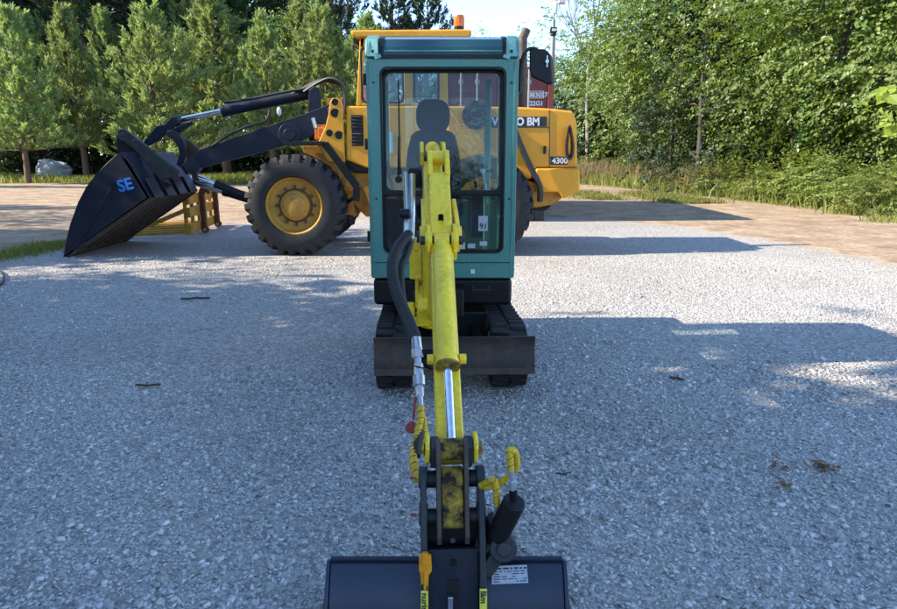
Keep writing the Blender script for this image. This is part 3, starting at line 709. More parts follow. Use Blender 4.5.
# linkage at the stick end
pin1 = ap(1.885, 0.607)
m = MB(); m.cyl(pin1 - NR * 0.036, pin1 + NR * 0.036, 0.034, n=20); m.cyl(pin1 - NR * 0.085, pin1 + NR * 0.095, 0.019, n=14)
lk = m.build('linkage', 'lemon_worn', EX, 0.003)
for t in (-0.052, 0.052):
    m = MB(); P_, V_ = aprof([(1.85, 0.63), (1.91, 0.64), (1.96, 0.60), (1.95, 0.55), (1.90, 0.535), (1.855, 0.57)], 0.026, t); m.prism(P_, V_); m.cyl(ap(1.89, 0.60, t - .018), ap(1.89, 0.60, t + .018), 0.036, n=18)
    m.build('link_boss', 'steel_grey', lk, 0.004)
for t in (-0.074, 0.074):
    m = MB(); P_, V_ = aprof([(1.845, 0.625), (1.87, 0.655), (1.91, 0.655), (2.02, 0.57), (2.03, 0.52), (1.99, 0.50), (1.86, 0.575)], 0.014, t); m.prism(P_, V_); m.build('side_link', 'lemon', lk, 0.005)
for t in (-0.042, 0.042):
    m = MB(); P_, V_ = aprof([(1.85, 0.64), (1.885, 0.645), (1.90, 0.60), (1.80, 0.36), (1.77, 0.35), (1.76, 0.38), (1.83, 0.60)], 0.014, t); m.prism(P_, V_); m.build('link_arm', 'brown_steel', lk, 0.003)
m = MB(); P_, V_ = aprof([(1.845, 0.555), (1.87, 0.56), (1.83, 0.40), (1.80, 0.385), (1.785, 0.40), (1.82, 0.53)], 0.068); m.prism(P_, V_); m.build('bucket_link', 'lemon_worn', lk, 0.006)
# dark gap in the stick foot below the link
m = MB(); m.cyl(ap(1.86, 0.52, -0.075), ap(1.86, 0.52, 0.075), 0.026, n=16); m.cyl(ap(1.82, 0.415, -0.075), ap(1.82, 0.415, 0.075), 0.026, n=16); m.build('link_pin', 'black', lk, 0.003)

# tilting coupler
cp = [(1.90, 0.545), (1.87, 0.555), (1.835, 0.535), (1.82, 0.50), (1.80, 0.45), (1.792, 0.43), (1.775, 0.40), (1.735, 0.22), (1.70, 0.08), (1.78, 0.08), (1.86, 0.24), (1.87, 0.42), (1.895, 0.48)]
cpl = None
for t in (-0.088, 0.088):
    m = MB(); P_, V_ = aprof(cp, 0.02, t); m.prism(P_, V_)
    for (y, z) in ((1.868, 0.522), (1.828, 0.42)): m.cyl(ap(y, z, t - 0.014), ap(y, z, t + 0.014), 0.034, n=18)
    if cpl is None: cpl = m.build('coupler', 'steel_grey', EX, 0.004)
    else: m.build('coupler_plate', 'steel_grey', cpl, 0.004)
m = MB(); P_, V_ = aprof([(1.785, 0.325), (1.80, 0.325), (1.745, 0.09), (1.73, 0.09)], 0.156); m.prism(P_, V_); face = m.build('face_plate', 'navy', cpl, 0.004)
m = MB(); P_, V_ = aprof([(1.86, 0.40), (1.875, 0.40), (1.83, 0.09), (1.81, 0.09)], 0.156); m.prism(P_, V_); m.build('back_plate', 'black', cpl)
m = MB(); a = ap(1.7757, 0.285); m.cyl(a + Vector((0, 0.006, 0)), a + Vector((0, -0.0035, 0.001)), 0.011, n=16); m.build('hole', 'black', cpl)
m = MB(); a = ap(1.80, 0.345); m.cyl(a, a + Vector((0, -0.012, 0.008)), 0.008, n=8); m.build('grease_bolt', 'steel_grey', cpl)
m = MB(); P_, V_ = aprof([(1.7615, 0.237), (1.77, 0.237), (1.738, 0.1), (1.7295, 0.1)], 0.034); m.prism(P_, V_); m.build('lock_recess', 'black', cpl)
m = MB(); m.b2(-0.002, 0.014, 1.728, 1.745, 0.05, 0.20); m.build('lock_bolt', 'chrome', cpl, 0.002)
for t, y, z in ((-0.11, 1.868, .522), (-0.11, 1.828, .42)):
    m = MB(); a = ap(y, z, t); m.cyl(a, a - NR * 0.014, 0.003, n=6); m.ball(a - NR * 0.014, 0.005, 8, 5); m.build('grease_nipple', 'red', cpl)
for t, y, z in ((0.105, 1.84, .45), (0.105, 1.80, .36)):
    a = ap(y, z, t); MB().cyl(a, a + NR * 0.008, 0.012, n=6).build('bolt', 'zinc', cpl)
# yellow tags with lettering at the foot of the coupler plates
for t, s_ in ((-0.088, 'nuris'), (0.088, 'l\u00e4m')):
    a = ap(1.731, 0.226, t); nrm = Vector((0, -0.97, 0.24))
    Rt = Matrix(((1, 0, 0), (0, 0.24, -0.97), (0, 0.97, 0.24))).to_4x4()
    m = MB(); q = [Vector((-0.011, -0.08, 0)), Vector((0.011, -0.08, 0)), Vector((0.011, 0.0, 0)), Vector((-0.011, 0.0, 0))]
    tg = m.prism([a + (Rt @ p.to_4d()).to_3d() for p in q], nrm * 0.003).build('tag', 'yellow_tag', cpl)
    text('tag_lettering', s_, 0.026, a + nrm * 0.004, 'ink', tg, rot=Matrix.Translation((0, 0, 0)) @ Rt @ Matrix.Rotation(math.radians(-90), 4, 'Z') @ Matrix.Translation((0.006, -0.008, 0)), bold=0.0007, extr=0.0004)
# amber lifting hook on the left plate
def hp(px, py, Y=1.735): return at(px, py, Y)
m = MB(); m.prism([hp(419, 557), hp(431, 557), hp(432, 572), hp(429, 576), hp(428, 594), hp(422, 597), hp(421, 588), hp(420, 575), hp(418.5, 571)], (0, 0.018, 0.003))
hk = m.build('lifting_hook', 'lifthook', cpl, 0.005)
m = MB(); m.prism([hp(422, 555, 1.728), hp(428, 555, 1.728), hp(428.5, 566, 1.728), hp(421.5, 566, 1.728)], (0, 0.02, 0)); m.prism([hp(424, 572, 1.727), hp(427, 574, 1.727), hp(426, 592, 1.727), hp(423.5, 592, 1.727)], (0, 0.012, 0)); m.build('latch', 'lifthook', hk, 0.003)

# grading bucket, open away from the camera
BX0, BX1 = -0.374, 0.362
bpf = [(1.86, 0.236), (1.825, 0.19), (1.79, 0.13), (1.775, 0.08), (1.79, 0.035), (1.84, 0.012), (1.95, 0.006), (2.08, 0.006)]
bpi = [(2.08, 0.020), (1.95, 0.022), (1.85, 0.03), (1.806, 0.05), (1.793, 0.085), (1.806, 0.125), (1.84, 0.18), (1.876, 0.230)]
bk = MB().prism([(BX0, y, z) for y, z in bpf + bpi], (BX1 - BX0, 0, 0)).build('bucket', 'navy_bucket', EX, 0.003)
for x in (BX0 - 0.012, BX1):
    m = MB(); m.prism([(x, y, z) for y, z in [(1.855, 0.238), (1.815, 0.19), (1.78, 0.13), (1.765, 0.08), (1.78, 0.03), (1.84, 0.004), (2.08, 0.004), (2.10, 0.03), (2.02, 0.10), (1.94, 0.15), (1.868, 0.236)]], (0.012, 0, 0)); m.build('side_plate', 'navy_bucket', bk, 0.002)
MB().b2(BX0, BX1, 1.848, 1.868, 0.232, 0.248).build('top_rim', 'navy', bk, 0.003)
for x in (BX0 - 0.024, BX1 + 0.013): MB().prism([(x, 1.80, 0.0), (x, 1.80, 0.08), (x, 1.84, 0.11), (x, 1.95, 0.11), (x, 2.10, 0.02), (x, 2.10, 0.0)], (0.011, 0, 0)).build('side_cutter', 'brown_steel', bk, 0.002)
# maker's plate on the bucket back
a0, a1, a2, a3 = [at(px, py, Y) for px, py, Y in ((491.5, 584, 1.806), (528, 582.5, 1.806), (526.5, 564.5, 1.83), (492, 566, 1.83))]
nn = Vector((0, -0.86, 0.5)); pl = MB().prism([p + nn * 0.006 for p in (a0, a1, a2, a3)], nn * 0.003).build('maker_plate', 'label', bk)
m = MB(); rr_ = random.Random(5)
ex_ = (a1 - a0); ey_ = (a3 - a0)
for i in range(6):
    u = 0.06
    while u < 0.93:
        w_ = rr_.uniform(0.06, 0.2); 
        if rr_.random() < 0.75 or i == 5:
            h_ = 0.05 if i < 5 else 0.1; v_ = 0.10 + i * 0.14
            qq = [a0 + ex_ * u + ey_ * v_, a0 + ex_ * min(0.95, u + w_) + ey_ * v_, a0 + ex_ * min(0.95, u + w_) + ey_ * (v_ + h_), a0 + ex_ * u + ey_ * (v_ + h_)]
            m.prism([p + nn * 0.0093 for p in qq], nn * 0.0004)
        u += w_ + 0.04
m.build('plate_print', 'ink', pl)
# tilt cylinder
c0 = Vector((0.135, 1.82, 0.315)); c1 = Vector((0.193, 1.745, 0.508)); dv = (c1 - c0).normalized()
m = MB(); m.lathe([(0.024, -0.05), (0.030, -0.03), (0.030, 0.0), (0.034, 0.005), (0.034, (c1 - c0).length - 0.006), (0.031, (c1 - c0).length)], c0, dv, 28); m.lathe([(0.044, -0.015), (0.048, 0.0), (0.044, 0.02)], c0, dv, 24)
tc_ = m.build('tilt_cylinder', 'black', EX, 0.002)
m = MB(); e0 = at(503, 548, 1.79); m.cyl(e0 + Vector((-0.0, 0.02, -0.0)), e0 + Vector((0, -0.025, 0.012)), 0.042, n=24); m.cyl(e0 + Vector((0, -0.02, 0.01)), e0 + Vector((0, -0.032, 0.015)), 0.022, n=18); m.build('pivot_eye', 'steel_grey', tc_, 0.005)
m = MB(); m.bar(e0 + Vector((-0.005, 0.01, 0)), ap(1.78, 0.25, 0.09), 0.045, 0.05); m.cyl(ap(1.79, 0.34, 0.09), c0 + Vector((-0.01, 0, 0.0)), 0.03, n=14); m.build('pivot_lug', 'steel_grey', tc_, 0.006)
m = MB(); c_ = at(493, 531, 1.8); m.cyl(c_ + Vector((0, .02, -.03)), c_ + Vector((0.005, 0, 0.045)), 0.026, n=16); m.build('port_block', 'black', tc_, 0.005)

def ribbed(name, pts, r, mat, parent, pitch=0.012, amp=0.12, n=12, k=14):
    P = catmull(pts, k); L = 0; out = []; rad = []
    tot = sum((P[i + 1] - P[i]).length for i in range(len(P) - 1)); steps = max(8, int(tot / pitch * 4)); i = 0; acc = 0
    for s in range(steps + 1):
        d = tot * s / steps
        while i < len(P) - 2 and acc + (P[i + 1] - P[i]).length < d: acc += (P[i + 1] - P[i]).length; i += 1
        l_ = (P[i + 1] - P[i]).length or 1; out.append(P[i].lerp(P[i + 1], min(1, (d - acc) / l_)))
        rad.append(r * (1 - amp * (1 if s % 4 in (0,) else 0)))
    o = MB().tube(out, rad, n).build(name, mat, parent, sharp=60)
    if mat == 'wrap':       # open gap of the spiral guard
        hx = []; prev = Vector((0, 0, 1)); ph = 0.0
        for s in range(len(out) - 1):
            d = (out[s + 1] - out[s]).normalized(); a = prev - d * prev.dot(d); a.normalize(); prev = a; b = d.cross(a)
            for q in range(3):
                ph += 2 * math.pi * (out[s + 1] - out[s]).length / (pitch * 1.9) / 3; hx.append(out[s].lerp(out[s + 1], q / 3) + (a * math.cos(ph) + b * math.sin(ph)) * r * 0.97)
        MB().tube(hx, r * 0.075, 5).build('spiral_gap', 'ink', o)
    return o
# hoses of the tilt circuit (right)
h1 = ribbed('tilt_hose', [at(514.5, 452, 1.72), at(509.5, 450, 1.72), at(510, 456, 1.72), at(511, 470, 1.72)], 0.0100, 'wrap', EX, 0.012)
MB().tube(catmull([at(513, 449, 1.73), at(516, 455, 1.75), at(516, 468, 1.77), at(507, 478, 1.80), at(494, 486, 1.82), at(480, 486, 1.83)], 8), 0.010, 10).build('hose_run', 'wrap', h1)
m = MB(); m.cyl(at(511, 468, 1.72), at(512.5, 484, 1.725), 0.009, n=10); m.cyl(at(512.2, 480, 1.724), at(512.8, 489, 1.727), 0.013, n=6); m.build('fitting', 'zinc', h1, 0.001)
MB().cyl(at(512.8, 488, 1.727), at(514, 500, 1.735), 0.012, n=10).build('adapter', 'black', h1)
h2 = ribbed('tilt_hose', [at(480, 486, 1.82), at(488, 482, 1.80), at(494, 480, 1.785), at(496, 487, 1.78), at(497, 505, 1.785)], 0.0100, 'wrap', EX, 0.012)
MB().cyl(at(497, 503, 1.785), at(495, 520, 1.795), 0.007, n=8).build('fitting', 'zinc', h2)
# hoses on the left of the arm
m = MB()
m.tube([at(405.5, 172, 3.35), at(407, 215, 3.30), at(408, 235, 3.22)], 0.014, 10); m.tube([at(412, 174, 3.35), at(412, 215, 3.30), at(411, 240, 3.22)], 0.017, 10)
pp = m.build('hose_pipe', 'zinc', EX)
m = MB(); c_ = at(415, 178, 3.5); m.box(c_, (0.07, 0.08, 0.10)); m.build('work_lamp', 'black', pp, 0.012); m = MB(); c_ = at(404, 214, 3.26); m.cyl(c_ + Vector((-.02, 0, 0)), c_ + Vector((0.03, 0, 0)), 0.025, n=12); m.build('pipe_clamp', 'black', pp, 0.008)
m = MB(); m.cyl(at(409, 222, 3.26), at(408.5, 240, 3.18), 0.026, n=8); m.build('fitting', 'zinc', pp, 0.002)
h3 = ribbed('hydraulic_hose', [at(409, 234, 3.2), at(399, 246, 3.1), at(392.5, 262, 2.98), at(394, 284, 2.86), at(401, 304, 2.74), at(409, 322, 2.62), at(416, 341, 2.48)], 0.026, 'hose', EX, 0.016, 0.10)
ribbed('hydraulic_hose', [at(411, 238, 3.22), at(407, 252, 3.16), at(401, 268, 3.08), at(401, 290, 3.0), at(405, 312, 2.9)], 0.02, 'hose', EX, 0.016, 0.10)
m = MB()
def ft(pa, pb, Ya, Yb, r, n=8): m.cyl(at(*pa, Ya), at(*pb, Yb), r, n=n)
ft((416, 338), (417.5, 352), 2.48, 2.44, 0.020, 12); ft((417.5, 349), (418, 358), 2.44, 2.42, 0.025, 6); ft((418, 356), (418.5, 372), 2.42, 2.37, 0.014, 10)
ft((418.5, 364), (419, 382), 2.39, 2.33, 0.018, 6); ft((418.8, 376), (419.2, 386), 2.35, 2.32, 0.023, 12); ft((419.2, 386), (420, 397), 2.32, 2.28, 0.016, 6); ft((420, 396), (421, 409), 2.28, 2.24, 0.011, 10)
fit = m.build('hose_coupling', 'zinc', h3, 0.0015)
m = MB(); a = at(418, 354, 2.43); m.bar(a, a + Vector((0.075, 0.02, 0.0)), 0.03, 0.04); m.tube([a + Vector((.02, -.01, -.02)), a + Vector((0.045, -0.01, -0.045)), a + Vector((0.075, 0.01, -0.045))], 0.022, 10)
m.build('valve', 'black', fit, 0.005)
m = MB(); m.tube(catmull([at(419, 380, 2.33), at(417, 390, 2.30), at(415, 404, 2.27), at(413, 420, 2.23)], 5), 0.0045, 6); c_ = at(411.5, 428, 2.21)
m.cyl(c_ + Vector((0, 0.008, 0)), c_ + Vector((0, -0.008, 0.004)), 0.021, n=18)
m.build('dust_cap', 'red', fit, 0.002)
m = MB(); m.tube(catmull([at(400, 363, 2.36), at(419, 367, 2.36), at(432, 371, 2.36), at(441, 374, 2.2)], 5), 0.0028, 6); m.build('tie_cord', 'rust', fit)
ribbed('wrapped_hose', [at(421, 406, 2.25), at(420, 420, 2.2), at(417, 436, 2.13), at(413.5, 452, 2.06), at(414, 466, 2.0), at(418, 480, 1.95)], 0.0140, 'wrap', EX, 0.016, 0.16)
ribbed('wrapped_hose', [at(420, 408, 2.27), at(424, 422, 2.22), at(424, 440, 2.14), at(422, 452, 2.08)], 0.0120, 'wrap', EX, 0.016, 0.16)
MB().tube(catmull([at(419, 432, 2.16), at(416, 446, 2.09), at(415, 456, 2.05)], 5), 0.0185, 10).build('hose_sleeve', 'hose', EX)

# ------------------------------------------------------------------ wheel loader
WL = empty('wheel_loader', (-0.8, 10.75, 0), 'large amber yellow wheel loader with dark front arm standing behind the small excavator', 'wheel loader')
def poly(pts, Y): return [at(px, py, Y) for px, py in pts]
def slab(pts, Y0, Y1, m=None):
    """outline read at depth Y0, extruded straight back to Y1"""
    m = m or MB(); return m.prism(poly(pts, Y0), (0, Y1 - Y0, 0))

def wheel(c, side):
    """c: centre of the outer face; side=-1 faces the camera"""
    R = 0.735; w = 0.50; ax = Vector((0, -side, 0)) * -1     # axis pointing inwards from the outer face
    ax = Vector((0, 1, 0)) if side < 0 else Vector((0, -1, 0))
    c = Vector(c)
    e = MB(); prof = [(0.40, 0.06), (0.43, 0.012), (0.50, 0.0), (0.60, 0.004), (0.66, 0.03), (0.685, 0.07), (0.69, 0.25), (0.685, 0.43), (0.66, 0.47), (0.60, 0.496), (0.43, 0.488), (0.40, 0.44)]
    e.lathe(prof, c, ax, 64, False)
    hub = c
    # deep slanted lugs from the shoulder to the tread centre
    u0 = Vector((1, 0, 0)); v0 = Vector((0, 0, 1)); n = 26
    for k in range(n):
        for half in (0, 1):
            a = 2 * math.pi * (k + 0.5 * half) / n; da = 0.075; sl = 0.14
            def pt(r, ang, d): return c + ax * d + (u0 * math.cos(ang) + v0 * math.sin(ang)) * r
            d0, d1, d2 = (0.012, 0.07, 0.27) if half == 0 else (0.488, 0.43, 0.23)
            vs = []
            for (d, rt, rb, sh) in ((d0, 0.655, 0.60, 0), (d1, R, 0.66, 0.02), (d2, R, 0.66, sl)):
                vs += [pt(rb, a - da + sh, d), pt(rt, a - da * .8 + sh, d), pt(rt, a + da * .8 + sh, d), pt(rb, a + da + sh, d)]
            e.add(vs, [(0, 1, 2, 3), (0, 4, 5, 1), (1, 5, 6, 2), (2, 6, 7, 3), (4, 8, 9, 5), (5, 9, 10, 6), (6, 10, 11, 7), (8, 11, 10, 9)])
    wh = empty_part('wheel', c)
    e.build('tyre', 'tyre', wh, sharp=45)
    rm = MB().lathe([(0.405, 0.03), (0.415, 0.02), (0.40, 0.035), (0.385, 0.06), (0.37, 0.13), (0.30, 0.15), (0.21, 0.15), (0.20, 0.145)], c, ax, 48, False).build('rim', 'rim', wh, sharp=30)
    h = MB(); h.lathe([(0.215, 0.16), (0.21, 0.09), (0.17, 0.075), (0.165, 0.05), (0.13, 0.035), (0.02, 0.03)], c, ax, 32)
    b_ = MB()
    for k in range(12):
        a = 2 * math.pi * k / 12; q = c + (u0 * math.cos(a) + v0 * math.sin(a)) * 0.275; b_.cyl(q + ax * 0.16, q + ax * 0.10, 0.024, n=6)
    b_.build('wheel_nuts', 'brown_steel', wh, kind='stuff')
    MB().lathe([(0.225, 0.145), (0.25, 0.14), (0.25, 0.149), (0.225, 0.149)], c, ax, 40, False).build('hub_gap', 'rust', wh)
    for k in range(8):
        a = 2 * math.pi * (k + .5) / 8; q = c + (u0 * math.cos(a) + v0 * math.sin(a)) * 0.145; h.cyl(q + ax * 0.07, q + ax * 0.035, 0.014, n=6)
    h.build('hub', 'rim', wh, sharp=30)
def empty_part(name, c):
    # a solid axle stub carries tyre, rim and hub
    c = Vector(c); s = 1 if c.y < 10.7 else -1
    return MB().cyl(c + Vector((0, 0.2 * s, 0)), c + Vector((0, 0.7 * s, 0)), 0.12, n=16).build(name, 'black', WL)
YN, YF = 9.65, 11.85
wf = at(293.5, 207.5, YN); wheel((wf.x, YN, 0.735), -1); wheel((wf.x + 2.76, YN, 0.735), -1)
wheel((wf.x, YF, 0.735), 1); wheel((wf.x + 2.76, YF, 0.735), 1)

# rear body
m = slab([(447, 106), (520, 107), (549, 108.5), (573, 111), (577, 122), (577.5, 168), (536, 168), (530, 180), (500, 170), (447, 170)], 9.95, 11.55)
hood = m.build('engine_hood', 'gold', WL, 0.035, 3)
for a, b in (((549.5, 110), (549.5, 168)), ((486, 127.5), (549.5, 127.5)), ((538, 168), (577, 168.2))):
    MB().bar(at(*a, 9.947), at(*b, 9.947), 0.012, 0.012, up=(0, 1, 0)).build('panel_seam', 'brown_steel', hood)
MB().b2(*[v for p in ((at(543.5, 146, 9.94).x, at(546, 154, 9.94).x), (9.925, 9.95), (at(543, 154, 9.94).z, at(543, 146, 9.94).z)) for v in p]).build('door_handle', 'black', hood, 0.006)
p = slab([(490, 117), (547, 116.6), (547, 126.6), (490, 127)], 9.943, 9.95).build('name_plate', 'ink', hood)
a = at(492, 125.3, 9.94); text('name_lettering', 'VOLVO BM', 0.155, a, 'white', p, bold=0.006, sx=0.9)
p = slab([(550.5, 156.5), (567.5, 157), (567.5, 165), (550.5, 165)], 9.943, 9.95).build('model_plate', 'ink', hood)
a = at(552, 163.4, 9.94); text('model_lettering', '4300', 0.115, a, 'white', p, bold=0.003)
cw = slab([(536, 168.5), (578, 168.5), (580, 172), (580, 191), (563, 199), (558, 192.5), (536, 192.5)], 9.88, 11.6).build('counterweight', 'gold', WL, 0.03, 3)
slab([(526, 180), (560, 191), (563, 198), (552, 205), (536, 208), (522, 206)], 10.0, 11.5).build('rear_frame', 'gold_dirty', WL, 0.03)
slab([(520, 205), (552, 206), (545, 211), (520, 210)], 10.1, 11.4).build('rear_belly', 'black', WL, 0.02)
m = MB().tube(catmull([at(512, 122, 9.8), at(518, 139, 9.8), at(527, 160, 9.8), (at(536, 178, 9.8)), at(540, 188, 9.8), at(540, 201, 9.85)], 6), 0.045, 10); m.build('handrail', 'steel_grey', WL)
m = MB(); rr_ = random.Random(8)
for k in range(6):
    pts = []
    for i in range(25):
        a = 2 * math.pi * i / 24; w_ = 0.6 + 0.4 * math.sin(a * 0.5 + 2.2) ; pts.append(at(569.5 + rr_.uniform(-.2, .2) + (2.6 + 0.5 * k) * math.cos(a) * (0.75 + 0.35 * math.sin(a)), 142.5 + (14.5 + 0.5 * k) * math.sin(a), 9.92 - 0.012 * k + 0.02 * math.sin(a)))
    m.tube(pts, 0.014, 6, caps=False)
m.build('hung_hose', 'stick', WL)
m = MB(); m.cyl(at(523, 108, 10.5), at(523, 44, 10.5), 0.065, n=16); m.tube([at(523, 46, 10.5), at(523, 38, 10.5), at(527, 29, 10.5)], [0.065, 0.066, 0.062], 16); m.build('exhaust_stack', 'brown_steel', WL)
m = MB(); c_ = at(476, 115, 9.86); m.cyl(c_ + Vector((0, 0, 0)), c_ + Vector((0, 0.12, 0)), 0.2, n=24); m.cyl(c_ + Vector((0, -.02, 0)), c_, 0.09, n=16); m.build('air_cleaner', 'black', WL, 0.01)
m = MB(); m.tube([at(449, 108, 9.9), at(461, 125, 9.9), at(484, 125, 9.9)], 0.025, 8); m.build('hood_rail', 'gold', WL)

# cab
YC0, YC1 = 10.05, 11.45
def zz(py, Y=YC0): return at(400, py, Y).z
def xx(px, Y=YC0, py=100): return at(px, py, Y).x
slab([(346, 106), (447, 106), (447, 168), (366, 168), (346, 160)], YC0 - 0.02, YC1 + 0.02).build('cab_base', 'gold', WL, 0.03, 3)
slab([(345, 160.5), (447, 168.5), (447, 175), (345, 171)], YC0 + 0.1, YC1 - 0.1).build('sub_frame', 'black', WL)
zt = zz(37); zb = zz(106)
x0, xe = xx(357), xx(447)
lc = None
for Yp in (YC0, YC1 - 0.08):
    cabm = MB()
    def col(pxb, pxt, w=6):
        cabm.prism([(xx(pxb), Yp, zb), (xx(pxb + w), Yp, zb), (xx(pxt + w, py=40), Yp, zt), (xx(pxt, py=40), Yp, zt)], (0, 0.08, 0))
    col(356, 360, 5); col(404, 404, 9); col(439, 438, 9)
    cabm.b2(xx(361), xe, Yp, Yp + 0.08, zz(48), zt); cabm.b2(xx(361), xe, Yp, Yp + 0.08, zb, zz(103))
    if lc is None: lc = cabm.build('loader_cab', 'gold', WL, 0.015)
    else: cabm.build('far_side_frame', 'gold', lc, 0.015)
MB().b2(xx(405), xx(447), YC0 + 0.005, YC0 + 0.02, zz(125), zz(103)).build('door_panel', 'gold', lc)
slab([(351, 30), (471, 29), (472, 34), (468, 38), (356, 38), (351, 35)], YC0 - 0.06, YC1 + 0.06).build('roof', 'gold', lc, 0.03)
slab([(353, 38), (357, 38), (357, 44), (354, 44)], YC0 + .02, YC1 - .1).build('visor', 'black', lc)
for Yp in (YC0 + 0.03, YC1 - 0.05):
    for a_, b_ in ((361, 404), (413, 439)):
        MB().add([(xx(a_ + 1), Yp, zz(103)), (xx(b_), Yp, zz(103)), (xx(b_), Yp, zz(47)), (xx(a_ + 3), Yp, zz(47))], [(0, 1, 2, 3)]).build('side_window', 'glass_loader', lc)
        if Yp < 10.5:
            MB().ring(rrect(xx(a_ + .5), xx(b_ + .5), zz(103.5), zz(46.5), 0.08, Yp - 0.04), rrect(xx(a_ + 2.2), xx(b_ - 1.5), zz(102), zz(48.5), 0.07, Yp - 0.04), (0, 0.01, 0)).build('window_seal', 'black', lc)
MB().add([(xx(357.5), YC0 + .05, zb), (xx(357.5), YC1 - .05, zb), (xx(361, py=40), YC1 - .05, zt), (xx(361, py=40), YC0 + .05, zt)], [(0, 1, 2, 3)]).build('windscreen', 'glass_loader', lc)
MB().tube([at(353, 45, YC0 + .1), at(355, 70, YC0 + .1), at(360, 98, YC0 + .1)], 0.012, 6).build('wiper', 'black', lc)
m = MB(); m.b2(-1.0, -0.5, 10.55, 11.0, 1.9, 2.0); m.b2(-0.58, -0.48, 10.55, 11.0, 2.0, 2.75); m.build('driver_seat', 'seat', lc, 0.04)
m = MB(); m.tube([(-1.15, 10.78, 1.9), (-1.0, 10.78, 2.35)], 0.03, 8); m.lathe([(0.17, 0), (0.19, 0.012), (0.17, 0.024), (0.15, 0.012)], (-0.99, 10.78, 2.37), (-0.4, 0, 1), 20); m.build('steering_wheel', 'black', lc)
MB().b2(xx(386.5), xx(392), YC0 - 0.026, YC0 - 0.019, zz(153), zz(133)).build('sticker', 'sticker_blue', lc)
m = MB(); c_ = at(459, 30.5, 10.35); m.cyl(c_ - Vector((0, 0, .03)), c_ + Vector((0, 0, 0.05)), 0.075, n=18); bs = m.build('beacon', 'black', WL, 0.008)
MB().lathe([(0.078, 0.05), (0.078, 0.17), (0.068, 0.205), (0.03, 0.215)], c_, (0, 0, 1), 20).build('lens', 'amber', bs)
v0, v1 = at(352, 146, YC0 - .03), at(363, 115, YC0 - .03)
gr = MB().b2(v0.x, v1.x, YC0 - 0.04, YC0 - 0.018, v0.z, v1.z).build('vent_grille', 'black', WL, 0.006)
for i in range(9):
    z = v0.z + (v1.z - v0.z) * (i + 0.5) / 9
    if i == 4: continue
    MB().box(((v0.x + v1.x) / 2, YC0 - 0.045, z), (v1.x - v0.x - 0.02, 0.03, 0.012), Matrix.Rotation(0.6, 3, 'X')).build('slat', 'rubber', gr)

# centre frame, steps, articulation
slab([(350, 172), (478, 176), (478, 205), (440, 214), (366, 217), (350, 200)], 10.3, 11.2).build('chassis', 'gold_dirty', WL, 0.02)
slab([(362, 186), (392, 186), (392, 216), (372, 214)], 10.0, 10.3).build('step_box', 'gold_dirty', WL, 0.02)
m = MB(); m.cyl(at(349, 184, 10.05), at(349, 184, 10.4), 0.11, n=20); m.cyl(at(349, 184, 10.02), at(349, 184, 10.06), 0.07, n=16); m.build('pivot_boss', 'gold_dirty', WL, 0.01)
m = MB()
for px, py in ((345, 221), (350, 217), (352, 222)): m.cyl(at(px, py, 10.3), at(px, py, 10.6), 0.05, n=12)
m.b2(at(343, 222, 10.4).x, at(354, 222, 10.4).x, 10.35, 10.9, 0.5, 0.75); m.build('hitch_joint', 'black', WL, 0.01)
slab([(300, 150), (326, 150), (352, 192), (356, 216), (330, 214), (300, 190)], 10.3, 11.2).build('front_frame', 'gold_dirty', WL, 0.02)
fd = slab([(302, 146), (324, 146), (347, 182), (346, 202), (342, 202), (320, 160), (304, 153)], 10.08, 10.30).build('fender', 'gold_dirty', WL, 0.01)
m = MB()
pts = [(296, 143.5), (325, 143.5), (357, 187), (356, 201)]
for i in range(3): m.bar(at(*pts[i], 9.85), at(*pts[i + 1], 9.85), 0.42 if i == 0 else 0.10, 0.055 if i == 0 else 0.075, up=(0, 0, 1) if i == 0 else (0, 1, 0))
m.cyl(at(352, 199, 9.85), at(343, 206, 10.2), 0.03, n=8)
m.build('fender_rail', 'black', fd, 0.008)
tw = None
for Y in (10.02, 11.26):
    m = slab([(330, 102), (332, 98.5), (336, 98), (340, 100), (342, 105), (343.5, 130), (345, 162), (328, 162), (317, 145), (325, 128), (328.5, 114)], Y, Y + 0.07)
    if tw is None: tw = m.build('loader_tower', 'gold', WL, 0.012)
    else: m.build('tower_plate', 'gold', tw, 0.012)
for px, py, r_ in ((335, 102, .05), (335, 113, .065), (339, 135, .06), (329.5, 133, .05)):
    MB().cyl(at(px, py, 10.012), at(px, py, 10.03), r_, n=18).build('pin_hole', 'black', tw)
slab([(326, 98), (340, 98), (343, 112), (330, 118)], 10.45, 11.05).build('tower_cross', 'gold_dirty', tw)
m = slab([(314.5, 124), (325.5, 124.5), (325.5, 140), (314.5, 140)], 10.1, 10.28); lm_ = m.build('work_light', 'amber', WL, 0.015)
MB().ring(rrect(at(318, 137, 10.09).x, at(324.5, 137, 10.09).x, at(318, 138.5, 10.09).z, at(318, 127, 10.09).z, 0.02, 10.09), rrect(at(319, 137, 10.09).x, at(323.5, 137, 10.09).x, at(318, 137.3, 10.09).z, at(318, 128.4, 10.09).z, 0.02, 10.09), (0, 0.02, 0)).build('lamp_bezel', 'gold', lm_)
MB().tube([at(313, 118, 10.12), at(316, 128, 10.12)], 0.03, 8).build('lamp_post', 'zinc', lm_)

